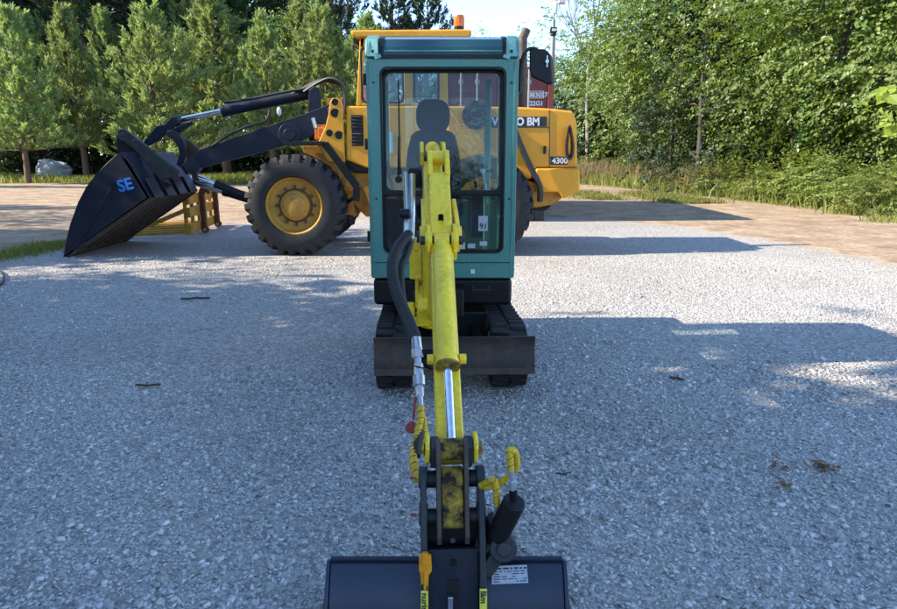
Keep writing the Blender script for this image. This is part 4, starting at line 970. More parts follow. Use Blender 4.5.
# loader arms and tilt linkage
arm = [(187, 163), (200, 149), (308, 112.5), (330, 104), (339, 108), (338, 120), (308, 138), (262, 152), (200, 168), (191, 172)]
la = None
for Y in (10.12, 11.12):
    m = slab(arm, Y, Y + 0.10)
    for px, py, r_ in ((290, 134.5, 0.17), (290, 134.5, 0.09), (192, 166, 0.12), (335, 112, 0.11)): m.cyl(at(px, py, Y) + Vector((0, -0.03 if r_ > .1 else -.05, 0)), at(px, py, Y) + Vector((0, 0.12, 0)), r_, n=22)
    if la is None: la = m.build('lift_arm', 'navy', WL, 0.01)
    else: m.build('lift_arm', 'navy', WL, 0.01)
slab([(262, 130), (286, 122), (286, 132), (262, 140)], 10.2, 11.15).build('arm_crossbeam', 'navy', la, 0.02)
for Y in (10.45, 10.85):
    slab([(309, 90), (314, 86), (319, 88), (321, 95), (319.5, 118), (316, 141), (309, 141), (307, 118)], Y, Y + 0.06).build('rocker', 'navy', WL, 0.01)
hyd(WL, at(312, 93, 10.7), at(178, 120.5, 10.7), 0.66, 0.085, 0.045, 'navy', 'tilt_ram', 0.05)
m = MB()
for k in range(3):
    dy = 0.05 * k; m.tube(catmull([at(304 - 6 * k, 92 + k, 10.55 + dy), at(318, 83 - k, 10.5 + dy), at(330, 78.5 + k * 1.5, 10.45 + dy), at(341, 83 + k * 1.5, 10.4 + dy), at(345.5 - k, 95, 10.4 + dy), at(345 - k, 115, 10.42 + dy)], 8), 0.024, 8)
m.tube(catmull([at(224, 102.5, 10.6), at(250, 99, 10.58), at(285, 92, 10.58), at(312, 88, 10.55)], 6), 0.022, 8)
m.tube(catmull([at(212, 146, 10.1), at(232, 133, 10.08), at(252, 125, 10.1), at(266, 121, 10.2), at(270, 110, 10.4)], 8), 0.022, 8)
m.build('hydraulic_line', 'cable', WL)
MB().ball(at(279, 111.5, 10.3), 0.045, 7, 5, (.8, 0.6, 1.5)).build('hose_cloth', 'white', WL)  # small white scrap of cloth on the line
# far lift ram seen under the arm
hyd(WL, at(252, 199, 11.45), at(184, 178, 11.45), 0.40, 0.09, 0.072, 'black', 'lift_ram', 0.04)
hyd(WL, at(262, 203, 10.35), at(196, 176, 10.35), 0.7, 0.06, 0.04, 'black', 'lift_ram', 0.04)
# coupler frame and curved levers behind the bucket
for Y in (9.98, 11.0):
    s_ = slab([(117, 133), (119, 129.5), (124, 129), (138, 139.5), (154, 153), (166, 162), (178, 171), (176, 176), (161, 180.5), (149, 169), (135, 150), (124, 142)], Y, Y + 0.08)
    for px, py in ((122.5, 136.5), (135.5, 142.5)): s_.cyl(at(px, py, Y - .012), at(px, py, Y + .09), 0.06, n=14)
    q = s_.build('quick_hitch', 'steel_grey', WL, 0.01)
    for px, py in ((122.5, 136.5), (135.5, 142.5), (162.5, 166.5)): MB().cyl(at(px, py, Y - .016), at(px, py, Y - 0.005), 0.036, n=12).build('pin_hole', 'black', q)
for Y in (10.14, 11.1):
    slab([(117, 156), (116.3, 137), (118.5, 130.5), (124, 131), (136, 149), (149, 167), (161, 180), (172, 184), (152, 197), (141, 183), (134, 168)], Y, Y + 0.07).build('bucket_ear', 'navy', WL, 0.01)
for Y in (10.35, 10.75):
    slab([(167, 131), (172, 129.5), (179, 134), (184, 142), (186, 152), (184, 163), (181, 167), (176, 165), (179, 155), (178, 147), (173, 140), (166, 136)], Y, Y + 0.08).build('curved_lever', 'navy', WL, 0.012)
    slab([(152, 131), (157, 126), (166, 124), (171, 117.5), (177, 117), (178.5, 123), (171, 129), (166, 134), (158, 140), (148, 146), (143, 142)], Y + 0.1, Y + 0.17).build('rocker_link', 'navy', WL, 0.012)
slab([(170, 130), (183, 124.5), (191, 121), (193, 124), (185, 129), (174, 135)], 10.55, 10.65).build('link_tip', 'navy', WL, 0.01)
slab([(176, 135), (190, 141), (200, 150), (196, 156), (186, 160), (184, 148)], 11.0, 11.05).build('guard_plate', 'brown_steel', WL, 0.01)
# bucket, tipped forward on its cutting edge
YB0, YB1 = 9.55, 11.35
side_o = [(63, 258.5), (66, 240), (70, 224), (78, 202), (86, 187), (94, 176), (106, 164), (117, 154), (122, 156), (134, 166), (141, 182), (150, 198)]
bkt = MB().prism([p for p in poly(side_o, YB0)], (0, 0.045, 0)).build('bucket', 'navy', WL, 0.006)
MB().prism([p + Vector((0, YB1 - YB0, 0)) for p in poly(side_o, YB0)], (0, 0.045, 0)).build('side_plate', 'navy', bkt, 0.006)
tip = at(63, 259, YB0); heel = at(150, 198, YB0); top = at(117, 154, YB0); mid = at(139, 180, YB0)
W_ = Vector((0, YB1 - YB0, 0)); ff = (heel - tip).normalized(); fn = Vector((ff.z, 0, -ff.x))
m = MB(); m.prism([tip, heel, heel - fn * 0.03, tip - fn * 0.02], W_ + Vector((0, 0.05, 0))); m.build('floor_plate', 'brown_steel', bkt)
m = MB(); m.prism([heel, mid, mid - Vector((0.04, 0, 0.0)), heel - Vector((0.04, 0, 0))], W_); m.prism([mid, at(122, 152, YB0), at(119, 153, YB0), mid - Vector((0.04, 0, 0))], W_); m.build('back_plate', 'navy', bkt)
for i in range(7):
    o_ = Vector((0, 0.10 + i * (YB1 - YB0 - 0.12) / 6.2, 0)); a = tip + o_ + fn * 0.012; b = heel + o_ + fn * 0.012
    MB().bar(a, b, 0.07, 0.03, up=fn).build('wear_strip', 'brown_steel', bkt, 0.004)
for i in range(4):
    o_ = Vector((0.0, 0.12 + i * 0.45, 0)); MB().prism([heel + o_ + Vector((0.015, 0, 0)), mid + o_ + Vector((0.02, 0, 0.02)), mid + o_ + Vector((0.06, 0, -0.02)), heel + o_ + Vector((0.04, 0, -0.01))], (0, 0.3, 0)).build('back_rib', 'steel_grey', bkt, 0.006)
MB().prism([tip - ff * 0.02 + fn * 0.02, tip + ff * 0.22 + fn * 0.03, tip + ff * 0.22 - fn * 0.03, tip - ff * 0.02 - fn * 0.01], (0, YB1 - YB0 + 0.05, 0)).build('cutting_edge', 'brown_steel', bkt, 0.004)
m = MB(); m.prism([p + Vector((0, -0.012, 0)) for p in poly([(77, 244), (80, 243), (116, 184), (113, 184)], YB0)], (0, 0.012, 0)); m.build('side_crease', 'navy', bkt, 0.004)
a = at(119.5, 192, YB0 - 0.006); text('bucket_lettering', 'SE', 0.23, a, 'blue_ink', bkt, rot=Matrix.Rotation(math.radians(-14), 4, 'Y') @ Matrix.Rotation(math.radians(90), 4, 'X'), bold=0.006)

# ------------------------------------------------------------------ fork rack on the ground
RK = empty('fork_rack', (-4.9, 12.6, 0), 'worn yellow steel fork rack with rusty hooks behind the big dark bucket', 'fork rack')
xr = -4.62
def rp(y, z, dx=0): return Vector((xr - 0.10 * (y - 11.8) + dx, y, z))
for z in (0.16, 0.45, 0.68): MB().bar(rp(11.75, z), rp(13.9, z), 0.07, 0.17).build('rail', 'rack_yellow', RK, 0.008)
for y in (11.78, 12.2, 12.65, 13.1, 13.5, 13.88): MB().bar(rp(y, 0.06, -0.05), rp(y, 0.74, -0.05), 0.05, 0.07, up=(0, 1, 0)).build('upright', 'rack_yellow', RK, 0.006)
for y in (11.85, 12.25, 12.7, 13.1, 13.5, 13.85): MB().bar(rp(y, 0.10, -0.08), rp(y - 0.1, 0.05, -1.25), 0.06, 0.05).build('tine', 'rack_yellow', RK, 0.006)
for y in (11.85, 12.7): MB().bar(rp(y, 0.50, -0.08), rp(y - 0.05, 0.12, -1.0), 0.05, 0.05).build('brace', 'rack_yellow', RK, 0.006)
for y in (12.45, 13.45):
    m = MB(); pr_ = [(0.0, 0.05), (0.09, 0.05), (0.08, 0.72), (0.12, 0.80), (0.16, 0.74), (0.20, 0.76), (0.17, 0.88), (0.06, 0.90), (0.0, 0.80)]
    m.prism([rp(y - 0.04, z, 0.04 + dx) for dx, z in pr_], (0, 0.08, 0))
    h_ = m.build('hook', 'rust', RK, 0.006)
    m = MB(); m.cyl(rp(y - .05, 0.08, 0.10), rp(y + .05, 0.08, 0.10), 0.065, n=16); m.build('eye_lug', 'rust', h_, 0.006)
    m = MB(); m.cyl(rp(y - .055, 0.08, 0.10), rp(y + .055, 0.08, 0.10), 0.03, n=12); m.build('eye_hole_light', 'galv', h_)  # pale plug standing for the light seen through the eye

# ------------------------------------------------------------------ container
cy = 14.6; cx0 = at(440, 120, cy).x; cx1 = at(553, 120, cy).x; ctop = at(500, 67, cy).z; cb = ctop - 2.75
CT = empty('shipping_container', ((cx0 + cx1) / 2, cy, 0), 'dark red steel shipping container with white lettering behind the wheel loader', 'container')
m = MB()
for x in (cx0, cx1 - 0.12): m.b2(x, x + 0.12, cy, cy + 0.14, cb, ctop)
m.b2(cx0 + .12, cx1 - .12, cy, cy + 0.14, ctop - 0.14, ctop); m.b2(cx0 + .12, cx1 - .12, cy, cy + 0.14, cb, cb + 0.14)
m.build('end_frame', 'container', CT, 0.01)
m = MB(); n_ = 46
prf = []
for i in range(n_ + 1):
    y = cy + 0.15 + 5.8 * i / n_; prf.append((y, 0.0 if (i // 2) % 2 else 0.035))
for x, s in ((cx0, 1), (cx1, -1)):
    m.add([(x + s * d, y, z) for y, d in prf for z in (cb, ctop)], [(2 * i, 2 * i + 2, 2 * i + 3, 2 * i + 1) for i in range(n_)])
m.b2(cx0 + .02, cx1 - .02, cy + 0.15, cy + 5.95, ctop - 0.05, ctop - 0.01); m.b2(cx0, cx1, cy + 5.95, cy + 6.05, cb, ctop); m.b2(cx0 + .02, cx1 - .02, cy + .15, cy + 5.95, cb, cb + .12)
m.build('side_wall', 'container', CT)
m = MB(); 
for x in (cx0 + 0.1, cx1 - 0.3):
    for y in (cy + .2, cy + 5.6): m.b2(x, x + 0.2, y, y + 0.3, 0, cb)
m.build('support_block', 'steel_grey', CT)
xm = (cx0 + cx1) / 2
for x0_, x1_ in ((cx0 + .125, xm - .008), (xm + .008, cx1 - .125)):
    d = MB().b2(x0_, x1_, cy + 0.05, cy + 0.09, cb + .145, ctop - .145).build('door', 'container', CT, 0.006)
    for z in np.linspace(cb + 0.4, ctop - 0.4, 5):
        MB().b2(x0_ + .08, x1_ - .08, cy + 0.03, cy + 0.05, z - 0.13, z + 0.13).build('door_rib', 'container', d, 0.015)
    for f_ in (0.3, 0.62):
        x = x0_ + (x1_ - x0_) * f_; r_ = MB().cyl((x, cy, cb + .05), (x, cy, ctop - .05), 0.022, n=10).build('lock_rod', 'galv', CT)
        for z in (ctop - 0.3, ctop - 0.9, cb + 0.9, cb + 0.3): MB().b2(x - .05, x + .05, cy - 0.01, cy + 0.03, z - .05, z + .05).build('rod_bracket', 'galv', r_, 0.008)
def ctext(px, py, s, size): text('container_lettering', s, size, at(px, py, cy + 0.025), 'white', CT, bold=0.004)
ctext(521.5, 97, 'U', 0.13); ctext(528.5, 97, '883057 3', 0.135); ctext(521.5, 105.5, 'G', 0.13); ctext(529.5, 105.5, '22G1', 0.13)
MB().ring([at(527.5, 91, cy + .02), at(544, 91, cy + .02), at(544, 98.3, cy + .02), at(527.5, 98.3, cy + .02)], [at(528, 91.5, cy + .02), at(543.5, 91.5, cy + .02), at(543.5, 97.8, cy + .02), at(528, 97.8, cy + .02)], (0, 0.004, 0)).build('number_frame', 'white', CT)
a = at(525, 66, cy + .3); MB().b2(a.x - .12, a.x + .12, cy + .2, cy + .6, ctop - .01, ctop + .12).build('roof_sack', 'white', CT, 0.04)

# ------------------------------------------------------------------ mast with sensors
pb = at(551, 100, 27.0)
PO = empty('sensor_mast', (pb.x, 27.0, 0), 'slim grey mast with small boxes at its top beside the red container', 'mast')
def pz(py): return at(551, py, 27.0).z
MB().cyl((pb.x, 27, 0), (pb.x, 27, pz(38)), 0.11, 0.09, n=14).build('pole', 'galv', PO)
MB().cyl((pb.x, 27, pz(38)), (pb.x, 27, pz(20)), 0.07, n=12).build('upper_tube', 'galv', PO)
MB().cyl((pb.x, 27, pz(20)), (pb.x, 27, pz(-6)), 0.025, n=8).build('rod', 'galv', PO)
m = MB(); m.cyl((pb.x, 27, pz(36)), (pb.x, 27, pz(34)), 0.11, n=14); m.b2(pb.x - .12, pb.x + .12, 26.82, 27.12, pz(33), pz(28)); m.build('clamp', 'black', PO, 0.01)
MB().b2(pb.x - .08, pb.x + .09, 26.8, 26.816, pz(32), pz(29.5)).build('clamp_plate', 'white', PO)
MB().cyl((pb.x + .04, 26.95, pz(14)), (pb.x + .06, 26.95, pz(2)), 0.08, n=12).build('sensor_tube', 'white', PO, 0.006)
MB().b2(pb.x + .16, pb.x + .4, 26.8, 27.1, pz(4), pz(-5)).build('sensor_box', 'plaster', PO, 0.01)
MB().tube([(pb.x + .04, 27, pz(0)), (pb.x + .24, 27, pz(1))], 0.025, 6).build('bracket', 'galv', PO)

# ------------------------------------------------------------------ house, tarpaulin mound, small litter
hy = 46.0; c_ = at(8, 22, hy)
HS = empty('house', (c_.x - 5, hy + 4, 0), 'pale plastered house with dark roof behind the left pines', 'house')
ez = c_.z; ex = c_.x
m = MB(); m.b2(ex - 9.5, ex - 0.5, hy + 0.4, hy + 8, 0, ez - 0.1); m.prism([(ex - 9.5, hy + .4, ez - .1), (ex - .5, hy + .4, ez - .1), (ex - 5, hy + .4, ez + 4.6)], (0, 7.6, 0)); m.build('wall', 'plaster', HS)
for s in (1, -1):
    e0 = Vector((ex - 5 + s * 5, hy, ez)); rdg = Vector((ex - 5, hy, ez + 5.2)); th = Vector((0, 0, 0.3))
    MB().prism([e0, rdg, rdg + th, e0 + th], (0, 8.6, 0)).build('roof_slope', 'slate', HS)
w = MB().b2(ex - 3.5, ex - 2.3, hy + 0.36, hy + 0.4, 4.2, 5.6).build('window', 'glass_dark', HS)
MB().ring(rrect(ex - 3.6, ex - 2.2, 4.1, 5.7, 0.02, hy + 0.33), rrect(ex - 3.5, ex - 2.3, 4.2, 5.6, 0.02, hy + 0.33), (0, 0.08, 0)).build('frame', 'white', w)
rr_ = random.Random(4); m = MB(); tb = at(52, 160, 42); ns, nr = 18, 7; vs = []
for i in range(nr + 1):
    ph = 0.5 * math.pi * i / nr
    for j in range(ns):
        t = 2 * math.pi * j / ns; k = 1 + rr_.uniform(-.10, .10)
        vs.append((tb.x + math.cos(t) * math.cos(ph) ** .5 * 1.0 * k, 42 + math.sin(t) * math.cos(ph) ** .7 * 0.9 * k, 0.95 * math.sin(ph) ** .6 * (1 + rr_.uniform(-.12, .12) - .12 * math.cos(t)) + gz(tb.x, 42) - .03))
m.add(vs, [(i * ns + j, i * ns + (j + 1) % ns, (i + 1) * ns + (j + 1) % ns, (i + 1) * ns + j) for i in range(nr) for j in range(ns)])
m.build('covered_mound', 'tarp', None, sharp=25, label='pale grey covered mound standing behind the pine trunks', cat='mound', loc=(tb.x, 42, 0))
def twig(px, py, L, a, r, lab, k=5):
    c = gat(px, py); d = Vector((math.cos(a), math.sin(a), 0)); R_ = random.Random(int(px)); pts = []
    for i in range(k): pts.append(c + d * L * (i / (k - 1) - .5) + Vector((R_.uniform(-1, 1) * .012, R_.uniform(-1, 1) * .012, 0.017 + R_.uniform(0, .006))))
    m = MB().tube(catmull(pts, 3), r, 6); m.tube([pts[2], pts[2] + Vector((-d.y * .05, d.x * .05, 0.008))], [r * .7, r * .4], 5)
    m.build('stick', 'stick', None, label=lab, cat='stick', loc=(c.x, c.y, 0))
twig(148, 388, 0.15, 0.15, 0.007, 'short dark stick on shaded gravel by a pale dusty patch')
twig(196, 300, 0.30, 0.2, 0.011, 'longer brown stick lying on gravel below the big front wheel')
twig(677, 381, 0.10, -0.35, 0.008, 'small black stick on gravel near the sunlit edge of shade')
twig(563, 478, 0.06, 0.3, 0.004, 'thin curved black twig on gravel right of the tilt hoses')
def litter(px, py, n, spread, lab):
    c = gat(px, py); R_ = random.Random(int(py)); m = MB()
    for i in range(n):
        p = c + Vector((R_.gauss(0, spread), R_.gauss(0, spread * .7), 0.02 + R_.uniform(0, .012))); a = R_.uniform(0, 6.28); l = R_.uniform(.012, .026)
        u = Vector((math.cos(a), math.sin(a), R_.uniform(-.3, .3))) * l; v = Vector((-math.sin(a), math.cos(a), R_.uniform(-.3, .3))) * l * .5
        m.prism([p - u, p + v, p + u, p - v + Vector((0, 0, .006))], (0, 0, 0.002))
    m.build('dry_leaf_litter', 'dryleaf', None, label=lab, cat='leaf litter', loc=(c.x, c.y, 0), kind='stuff')
litter(823, 471, 26, 0.028, 'clump of dry brown leaf litter on the shaded gravel')
litter(775, 471, 6, 0.02, 'few brown crumbs beside the larger leaf clump')
litter(784, 490, 5, 0.015, 'tiny brown leaf scraps below the larger leaf clump')
MB().tube(catmull([gat(-18, 279) + Vector((0, 0, .02)), gat(-8, 270) + Vector((0, 0, .03)), at(0, 271, 8.2) * 1, gat(4.5, 280) + Vector((0, 0, .03)), gat(-1, 287) + Vector((0, 0, .02)), gat(-14, 284) + Vector((0, 0, .02))], 8), 0.012, 8).build('cable_loop', 'cable', None, label='loop of black cable on the gravel near the grass patch', cat='cable', loc=(gat(0, 280).x, gat(0, 280).y, 0))

# ------------------------------------------------------------------ vegetation
def unit(a): return a / np.maximum(np.linalg.norm(a, axis=-1, keepdims=True), 1e-6)

def pine_parts(seed, H, R, z0, whorls, k=15, tuft=0.26, up=0.45, dens=9, pw=0.85):
    r = np.random.default_rng(seed); rd = random.Random(seed); P = []; D = []; wood = MB()
    tr = [Vector((math.sin(i * 0.9 + seed) * 0.05 * i / 8, math.cos(i * 1.3 + seed) * 0.05 * i / 8, H * i / 8)) for i in range(9)]
    wood.tube(tr, [max(0.012, 0.017 * H * (1 - 0.96 * i / 8)) for i in range(9)], 8)
    a1, a2 = rd.random() * 6.28, rd.random() * 6.28
    for w in range(whorls):
        f = (w + rd.random() * 0.6) / whorls; z = z0 + (H - z0) * f; Lb = R * max(0.06, (1 - f)) ** pw * rd.uniform(0.75, 1.12)
        nb = rd.choice((5, 6, 6, 7)); a0 = rd.random() * 6.28
        for b in range(nb):
            a = a0 + 6.283 * b / nb + rd.uniform(-.25, .25); L = Lb * rd.uniform(0.55, 1.2) * (1 + .22 * math.cos(a - a1) + .16 * math.cos(2 * a - a2 + 2.5 * f)); el = up * (0.35 + 0.9 * f) + rd.uniform(-.15, .15)
            d = np.array([math.cos(a) * math.cos(el), math.sin(a) * math.cos(el), math.sin(el)]); o = np.array([0, 0, z])
            if L > 0.5: wood.tube([o, o + d * L * 0.5 - np.array([0, 0, .02]), o + d * L * 0.95], [0.014 + L * .008, 0.01 + L * .004, 0.005], 4, caps=False)
            if rd.random() < .16: continue
            for q in range(3): P.append(o + d * L * (1.0 - .05 * q) + np.array([0, 0, .10 * q])); D.append(np.array([d[0] * .35, d[1] * .35, 1.0]))
            nt_ = max(3, int(dens * L / R * 1.4))
            for t in range(nt_):
                s = 0.25 + 0.78 * (t + rd.random()) / nt_; lat = np.array([-math.sin(a), math.cos(a), 0]) * rd.uniform(-1, 1) * 0.42 * L * (1.1 - s) * 0.9
                p = o + d * L * s + lat + np.array([0, 0, rd.uniform(-.08, .08)])
                dd = d * 0.8 + lat * 0.8 + np.array([rd.gauss(0, .25), rd.gauss(0, .25), 0.95 + rd.gauss(0, .25)]); P.append(p); D.append(dd)
    for q in range(4): P.append(np.array([0, 0, H - 0.12 * q])); D.append(np.array([rd.gauss(0, .1), rd.gauss(0, .1), 1.]))
    P = np.array(P); D = unit(np.array(D)); n = len(P)
    # needles: slim triangles around each shoot
    t = r.random((n, k)); ln = tuft * r.uniform(0.75, 1.25, (n, 1)); base = P[:, None] + D[:, None] * (t * ln)[..., None]
    rad = r.normal(size=(n, k, 3)); rad = unit(rad - D[:, None] * (rad * D[:, None]).sum(-1, keepdims=True))
    nd = unit(D[:, None] * 0.95 + rad * 0.6); nl = tuft * 0.48 * r.uniform(.7, 1.2, (n, k, 1)); wd = np.cross(nd, r.normal(size=(n, k, 3))); wd = unit(wd) * (tuft * 0.062)
    V = np.stack([base - wd, base + wd, base + nd * nl + wd * .3, base + nd * nl - wd * .3], 2).reshape(-1, 4, 3)
    rn = np.repeat(np.clip(r.normal(.5, .24, n), 0, 1), k) * 0.75 + 0.25 * r.random(n * k)
    return V, rn, wood

def leaf_quads(r, C, N, size, droop=0.35, jit=.55):
    """C centres, N preferred normals -> folded leaves (two quads each)"""
    n = len(C); nr = unit(N + r.normal(0, jit, (n, 3))); d = r.normal(size=(n, 3)); d[:, 2] -= droop; d = unit(d - nr * (d * nr).sum(-1, keepdims=True)); s = np.cross(nr, d)
    L = (size * r.uniform(.6, 1.25, n))[:, None]; W = L * 0.36; fold = nr * L * 0.10
    a = C - d * L * .5; b = C + d * L * .5; m1 = C - d * L * .08
    q1 = np.stack([a, m1 + s * W + fold, b, C], 1); q2 = np.stack([a, C, b, m1 - s * W + fold], 1)
    return np.concatenate([q1, q2], 1).reshape(-1, 4, 3)

def broad_parts(seed, H, R, z0, clusters, per, size, shell=0.72, squash=1.0, limbs=11, fill=0.45, trunk=0.02, lump=1.0):
    r = np.random.default_rng(seed); rd = random.Random(seed); wood = MB()
    zc = (H + z0) / 2; hz = (H - z0) / 2
    lum = r.normal(0, 1, (14, 3)); lum = unit(lum); la = r.uniform(.12, .34, 14) * lump
    d = unit(r.normal(size=(clusters, 3))); d[:, 2] *= 0.95
    bump = 1 + ((np.maximum(0, d @ lum.T) ** 6) * la).sum(1) - 0.22 * (np.maximum(0, d @ -lum.T) ** 8).sum(1)
    rad = np.where(r.random(clusters) < shell, r.uniform(.78, 1.02, clusters), r.uniform(fill, .85, clusters)) * bump
    C = np.stack([d[:, 0] * R * rad, d[:, 1] * R * rad, zc + d[:, 2] * hz * rad], 1)
    ok = C[:, 2] > z0 * 0.8; C = C[ok]; d = d[ok]; n = len(C)
    wood.tube([(0, 0, -.1), (0.05, 0, H * .3), (0.12 * math.sin(seed), 0.1, H * .6), (0, 0.1, H * .9)], [H * trunk, H * trunk * .75, H * trunk * .45, H * trunk * .1], 9)
    for i in range(limbs):
        c = C[rd.randrange(n)]; b = Vector((0.05, 0, max(z0 * .6, min(H * .75, c[2] - rd.uniform(.1, .35) * R)))); e = Vector(c); mdl = b.lerp(e, .5) + Vector((0, 0, .08 * R))
        wood.tube([b, mdl, e], [H * trunk * .35, H * trunk * .2, 0.01], 5, caps=False)
        for q in range(3):
            c2 = C[rd.randrange(n)]
            if (Vector(c2) - e).length < R * .9: wood.tube([mdl, Vector(c2)], [H * trunk * .14, 0.008], 4, caps=False)
    csz = R * 0.145; ns = max(3, per // 9); pl_ = per // ns          # each clump is a handful of drooping sprays
    so = C[:, None] + r.normal(0, 1, (n, ns, 3)) * csz * np.array([1, 1, .75])
    ax = unit(d[:, None] * 0.9 + r.normal(0, .45, (n, ns, 3)) + np.array([0, 0, -.25])); SL = size * 3.6
    t = np.linspace(-.4, .6, pl_)[None, None, :, None]; sd_ = np.cross(ax, np.array([0, 0, 1.])); sd_ = unit(sd_)
    alt = (np.where(np.arange(pl_) % 2, 1, -1) * 1.0)[None, None, :, None]
    LC = so[:, :, None] + ax[:, :, None] * t * SL + sd_[:, :, None] * alt * size * .42 + np.array([0, 0, -1]) * (t ** 2) * SL * .35 + r.normal(0, size * .16, (n, ns, pl_, 3))
    N_ = unit(np.array([0, 0, .8]) + d[:, None] * .75 + r.normal(0, .38, (n, ns, 3)))[:, :, None] + np.zeros((1, 1, pl_, 1))
    cnt = n * ns * pl_
    V = leaf_quads(r, LC.reshape(-1, 3), N_.reshape(-1, 3), np.full(cnt, size), jit=.28)
    rs_ = np.clip(r.normal(.5, .22, n), 0, 1)[:, None, None] * .5 + .3 * r.random((n, ns, 1)) + .2 * r.random((n, ns, pl_))
    rn = np.repeat(np.clip(rs_.reshape(-1), 0, 1), 2)
    return V, rn, wood

PROTO = {}
def proto(key, parts, leafmat, barkmat):
    V, rn, wood = parts
    cm = np_mesh(key + '_crown', V, 4, leafmat, rn); wm = wood.mesh(key + '_trunk', sharp=60); wm.materials.append(M[barkmat]); PROTO[key] = (cm, wm, len(rn))
def plant(key, name, loc, scale, rot, label, cat, group=None, tilt=(0, 0)):
    e = empty(name, (loc[0], loc[1], gz(loc[0], loc[1])), label, cat, group)
    e.rotation_euler = (tilt[0], tilt[1], rot); e.scale = scale if isinstance(scale, tuple) else (scale,) * 3
    cm, wm, _ = PROTO[key]
    link('trunk', wm, e); link('crown', cm, e); return e

proto('pineA', pine_parts(1, 8.0, 2.0, 1.5, 22, 16, 0.42, dens=10, pw=.75), 'pine', 'bark')
proto('pineB', pine_parts(2, 8.0, 1.9, 1.7, 22, 16, 0.42, dens=10, up=.6), 'pine', 'bark')
proto('pineC', pine_parts(3, 8.0, 2.1, 1.1, 22, 16, 0.42, dens=10, up=.5, pw=.62), 'pine', 'bark')
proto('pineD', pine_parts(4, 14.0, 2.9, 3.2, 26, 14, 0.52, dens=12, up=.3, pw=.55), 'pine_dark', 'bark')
proto('maple', broad_parts(5, 10.0, 3.6, 0.6, 270, 64, 0.135), 'leaf', 'bark_grey')
proto('maple2', broad_parts(6, 10.0, 3.4, 0.3, 270, 64, 0.15), 'leaf', 'bark_grey')
proto('shade_toned_tree', broad_parts(7, 7.0, 2.2, 0.2, 240, 30, 0.12), 'leaf_dark_shade', 'bark_grey')  # the hollow's shade is put into the leaf colour
proto('dense', broad_parts(12, 10.0, 3.6, 0.5, 560, 34, 0.40, shell=.6, fill=.1, lump=.3), 'leaf', 'bark_grey')
proto('bush', broad_parts(8, 2.0, 1.2, -0.3, 130, 34, 0.10, limbs=6), 'shrub', 'bark_grey')
proto('dense2', broad_parts(14, 10.0, 3.4, 0.2, 380, 54, 0.20, shell=.6, fill=.2), 'leaf', 'bark_grey')
proto('bush_dark', broad_parts(10, 2.0, 1.2, -0.3, 110, 34, 0.11, limbs=6), 'leaf_dark_shade', 'bark_grey')
proto('bushfine', broad_parts(9, 1.6, 1.1, -0.3, 130, 42, 0.075, limbs=6), 'shrub', 'bark_grey')

rd = random.Random(21)
NEARPINE = 'young light green pines along the sandy clearing'
def px_x(px, Y): return at(px, 150, Y).x
def top_scale(py, Y, H): return at(448, py, Y).z / H
front = [('pineA', 24, 32, 9, 'pale green young pine whose bare trunk stands by the covered mound'),
         ('pineB', 84, 38, 5, 'young pine with pale candle shoots right of the covered mound'),
         ('pineC', 158, 33, 7, 'broad young pine rising directly behind the tipped dark bucket'),
         ('pineA', 226, 40, -8, 'tall young pine behind the chrome ram of the loader arm'),
         ('pineB', 272, 34, 14, 'young pine behind the long dark loader arm'),
         ('pineC', 330, 39, 12, 'young pine nearest the loader cab windscreen'),
         ('pineC', -62, 36, 4, 'young pine at the clearing edge below the house roof'),
         ('pineB', 368, 45, 16, 'young pine hidden largely behind the loader roof'),
         ('pineA', 122, 46, 10, 'slim young pine in the gap behind the front pine row'),
         ('pineC', 196, 48, 4, 'bushy young pine filling the second row above the bucket links'),
         ('pineB', 300, 47, 4, 'second row young pine above the loader tilt ram'),
         ('pineB', 40, 45, 14, 'narrow young pine standing behind the pale mound')]
for i, (k, px, Y, ty, lab) in enumerate(front):
    s = top_scale(ty + 9, Y, 8.0); plant(k, 'young_pine', (px_x(px, Y), Y), (s * (1.16 + .13 * (i * 5 % 4)), s * (1.16 + .13 * (i * 5 % 4)), s), rd.random() * 6.28, lab, 'pine tree', NEARPINE, tilt=(rd.uniform(-.03, .03), rd.uniform(-.03, .03)))
m = MB(); 
TALL = 'tall dark pines of the wood behind the clearing'
tall = [(55, 60), (95, 48), (170, 49), (215, 50), (255, 51), (300, 53), (330, 58), (85, 66), (175, 68), (240, 70), (35, 50), (70, 56), (110, 52), (150, 58), (190, 54), (235, 60), (275, 55), (-70, 60), (-120, 58), (-165, 62), (-210, 56), (-95, 66), (-255, 60), (-300, 57), (310, 64), (20, 62), (130, 64), (345, 70)]
for i, (px, Y) in enumerate(tall):
    s = rd.uniform(1.15, 1.45); plant('pineD', 'tall_pine', (px_x(px, Y), Y), s, rd.random() * 6.28, 'tall dark green pine in the wood behind the young pines', 'pine tree', TALL)
for px, Y, ty, lab in ((395, 46, -14, 'dark pine with open branches against the sky left of the beacon'), (428, 52, -6, 'dark pine whose branch tips reach towards the orange beacon')):
    s = top_scale(ty, Y, 14.0); plant('pineD', 'tall_pine', (px_x(px, Y), Y), (s * 1.25, s * 1.25, s), rd.random() * 6.28, lab, 'pine tree')
s = 1.25; plant('maple2', 'leafy_tree', (px_x(305, 50), 50), s, 1.0, 'leafy tree rising among the pines behind the loader arm', 'tree')
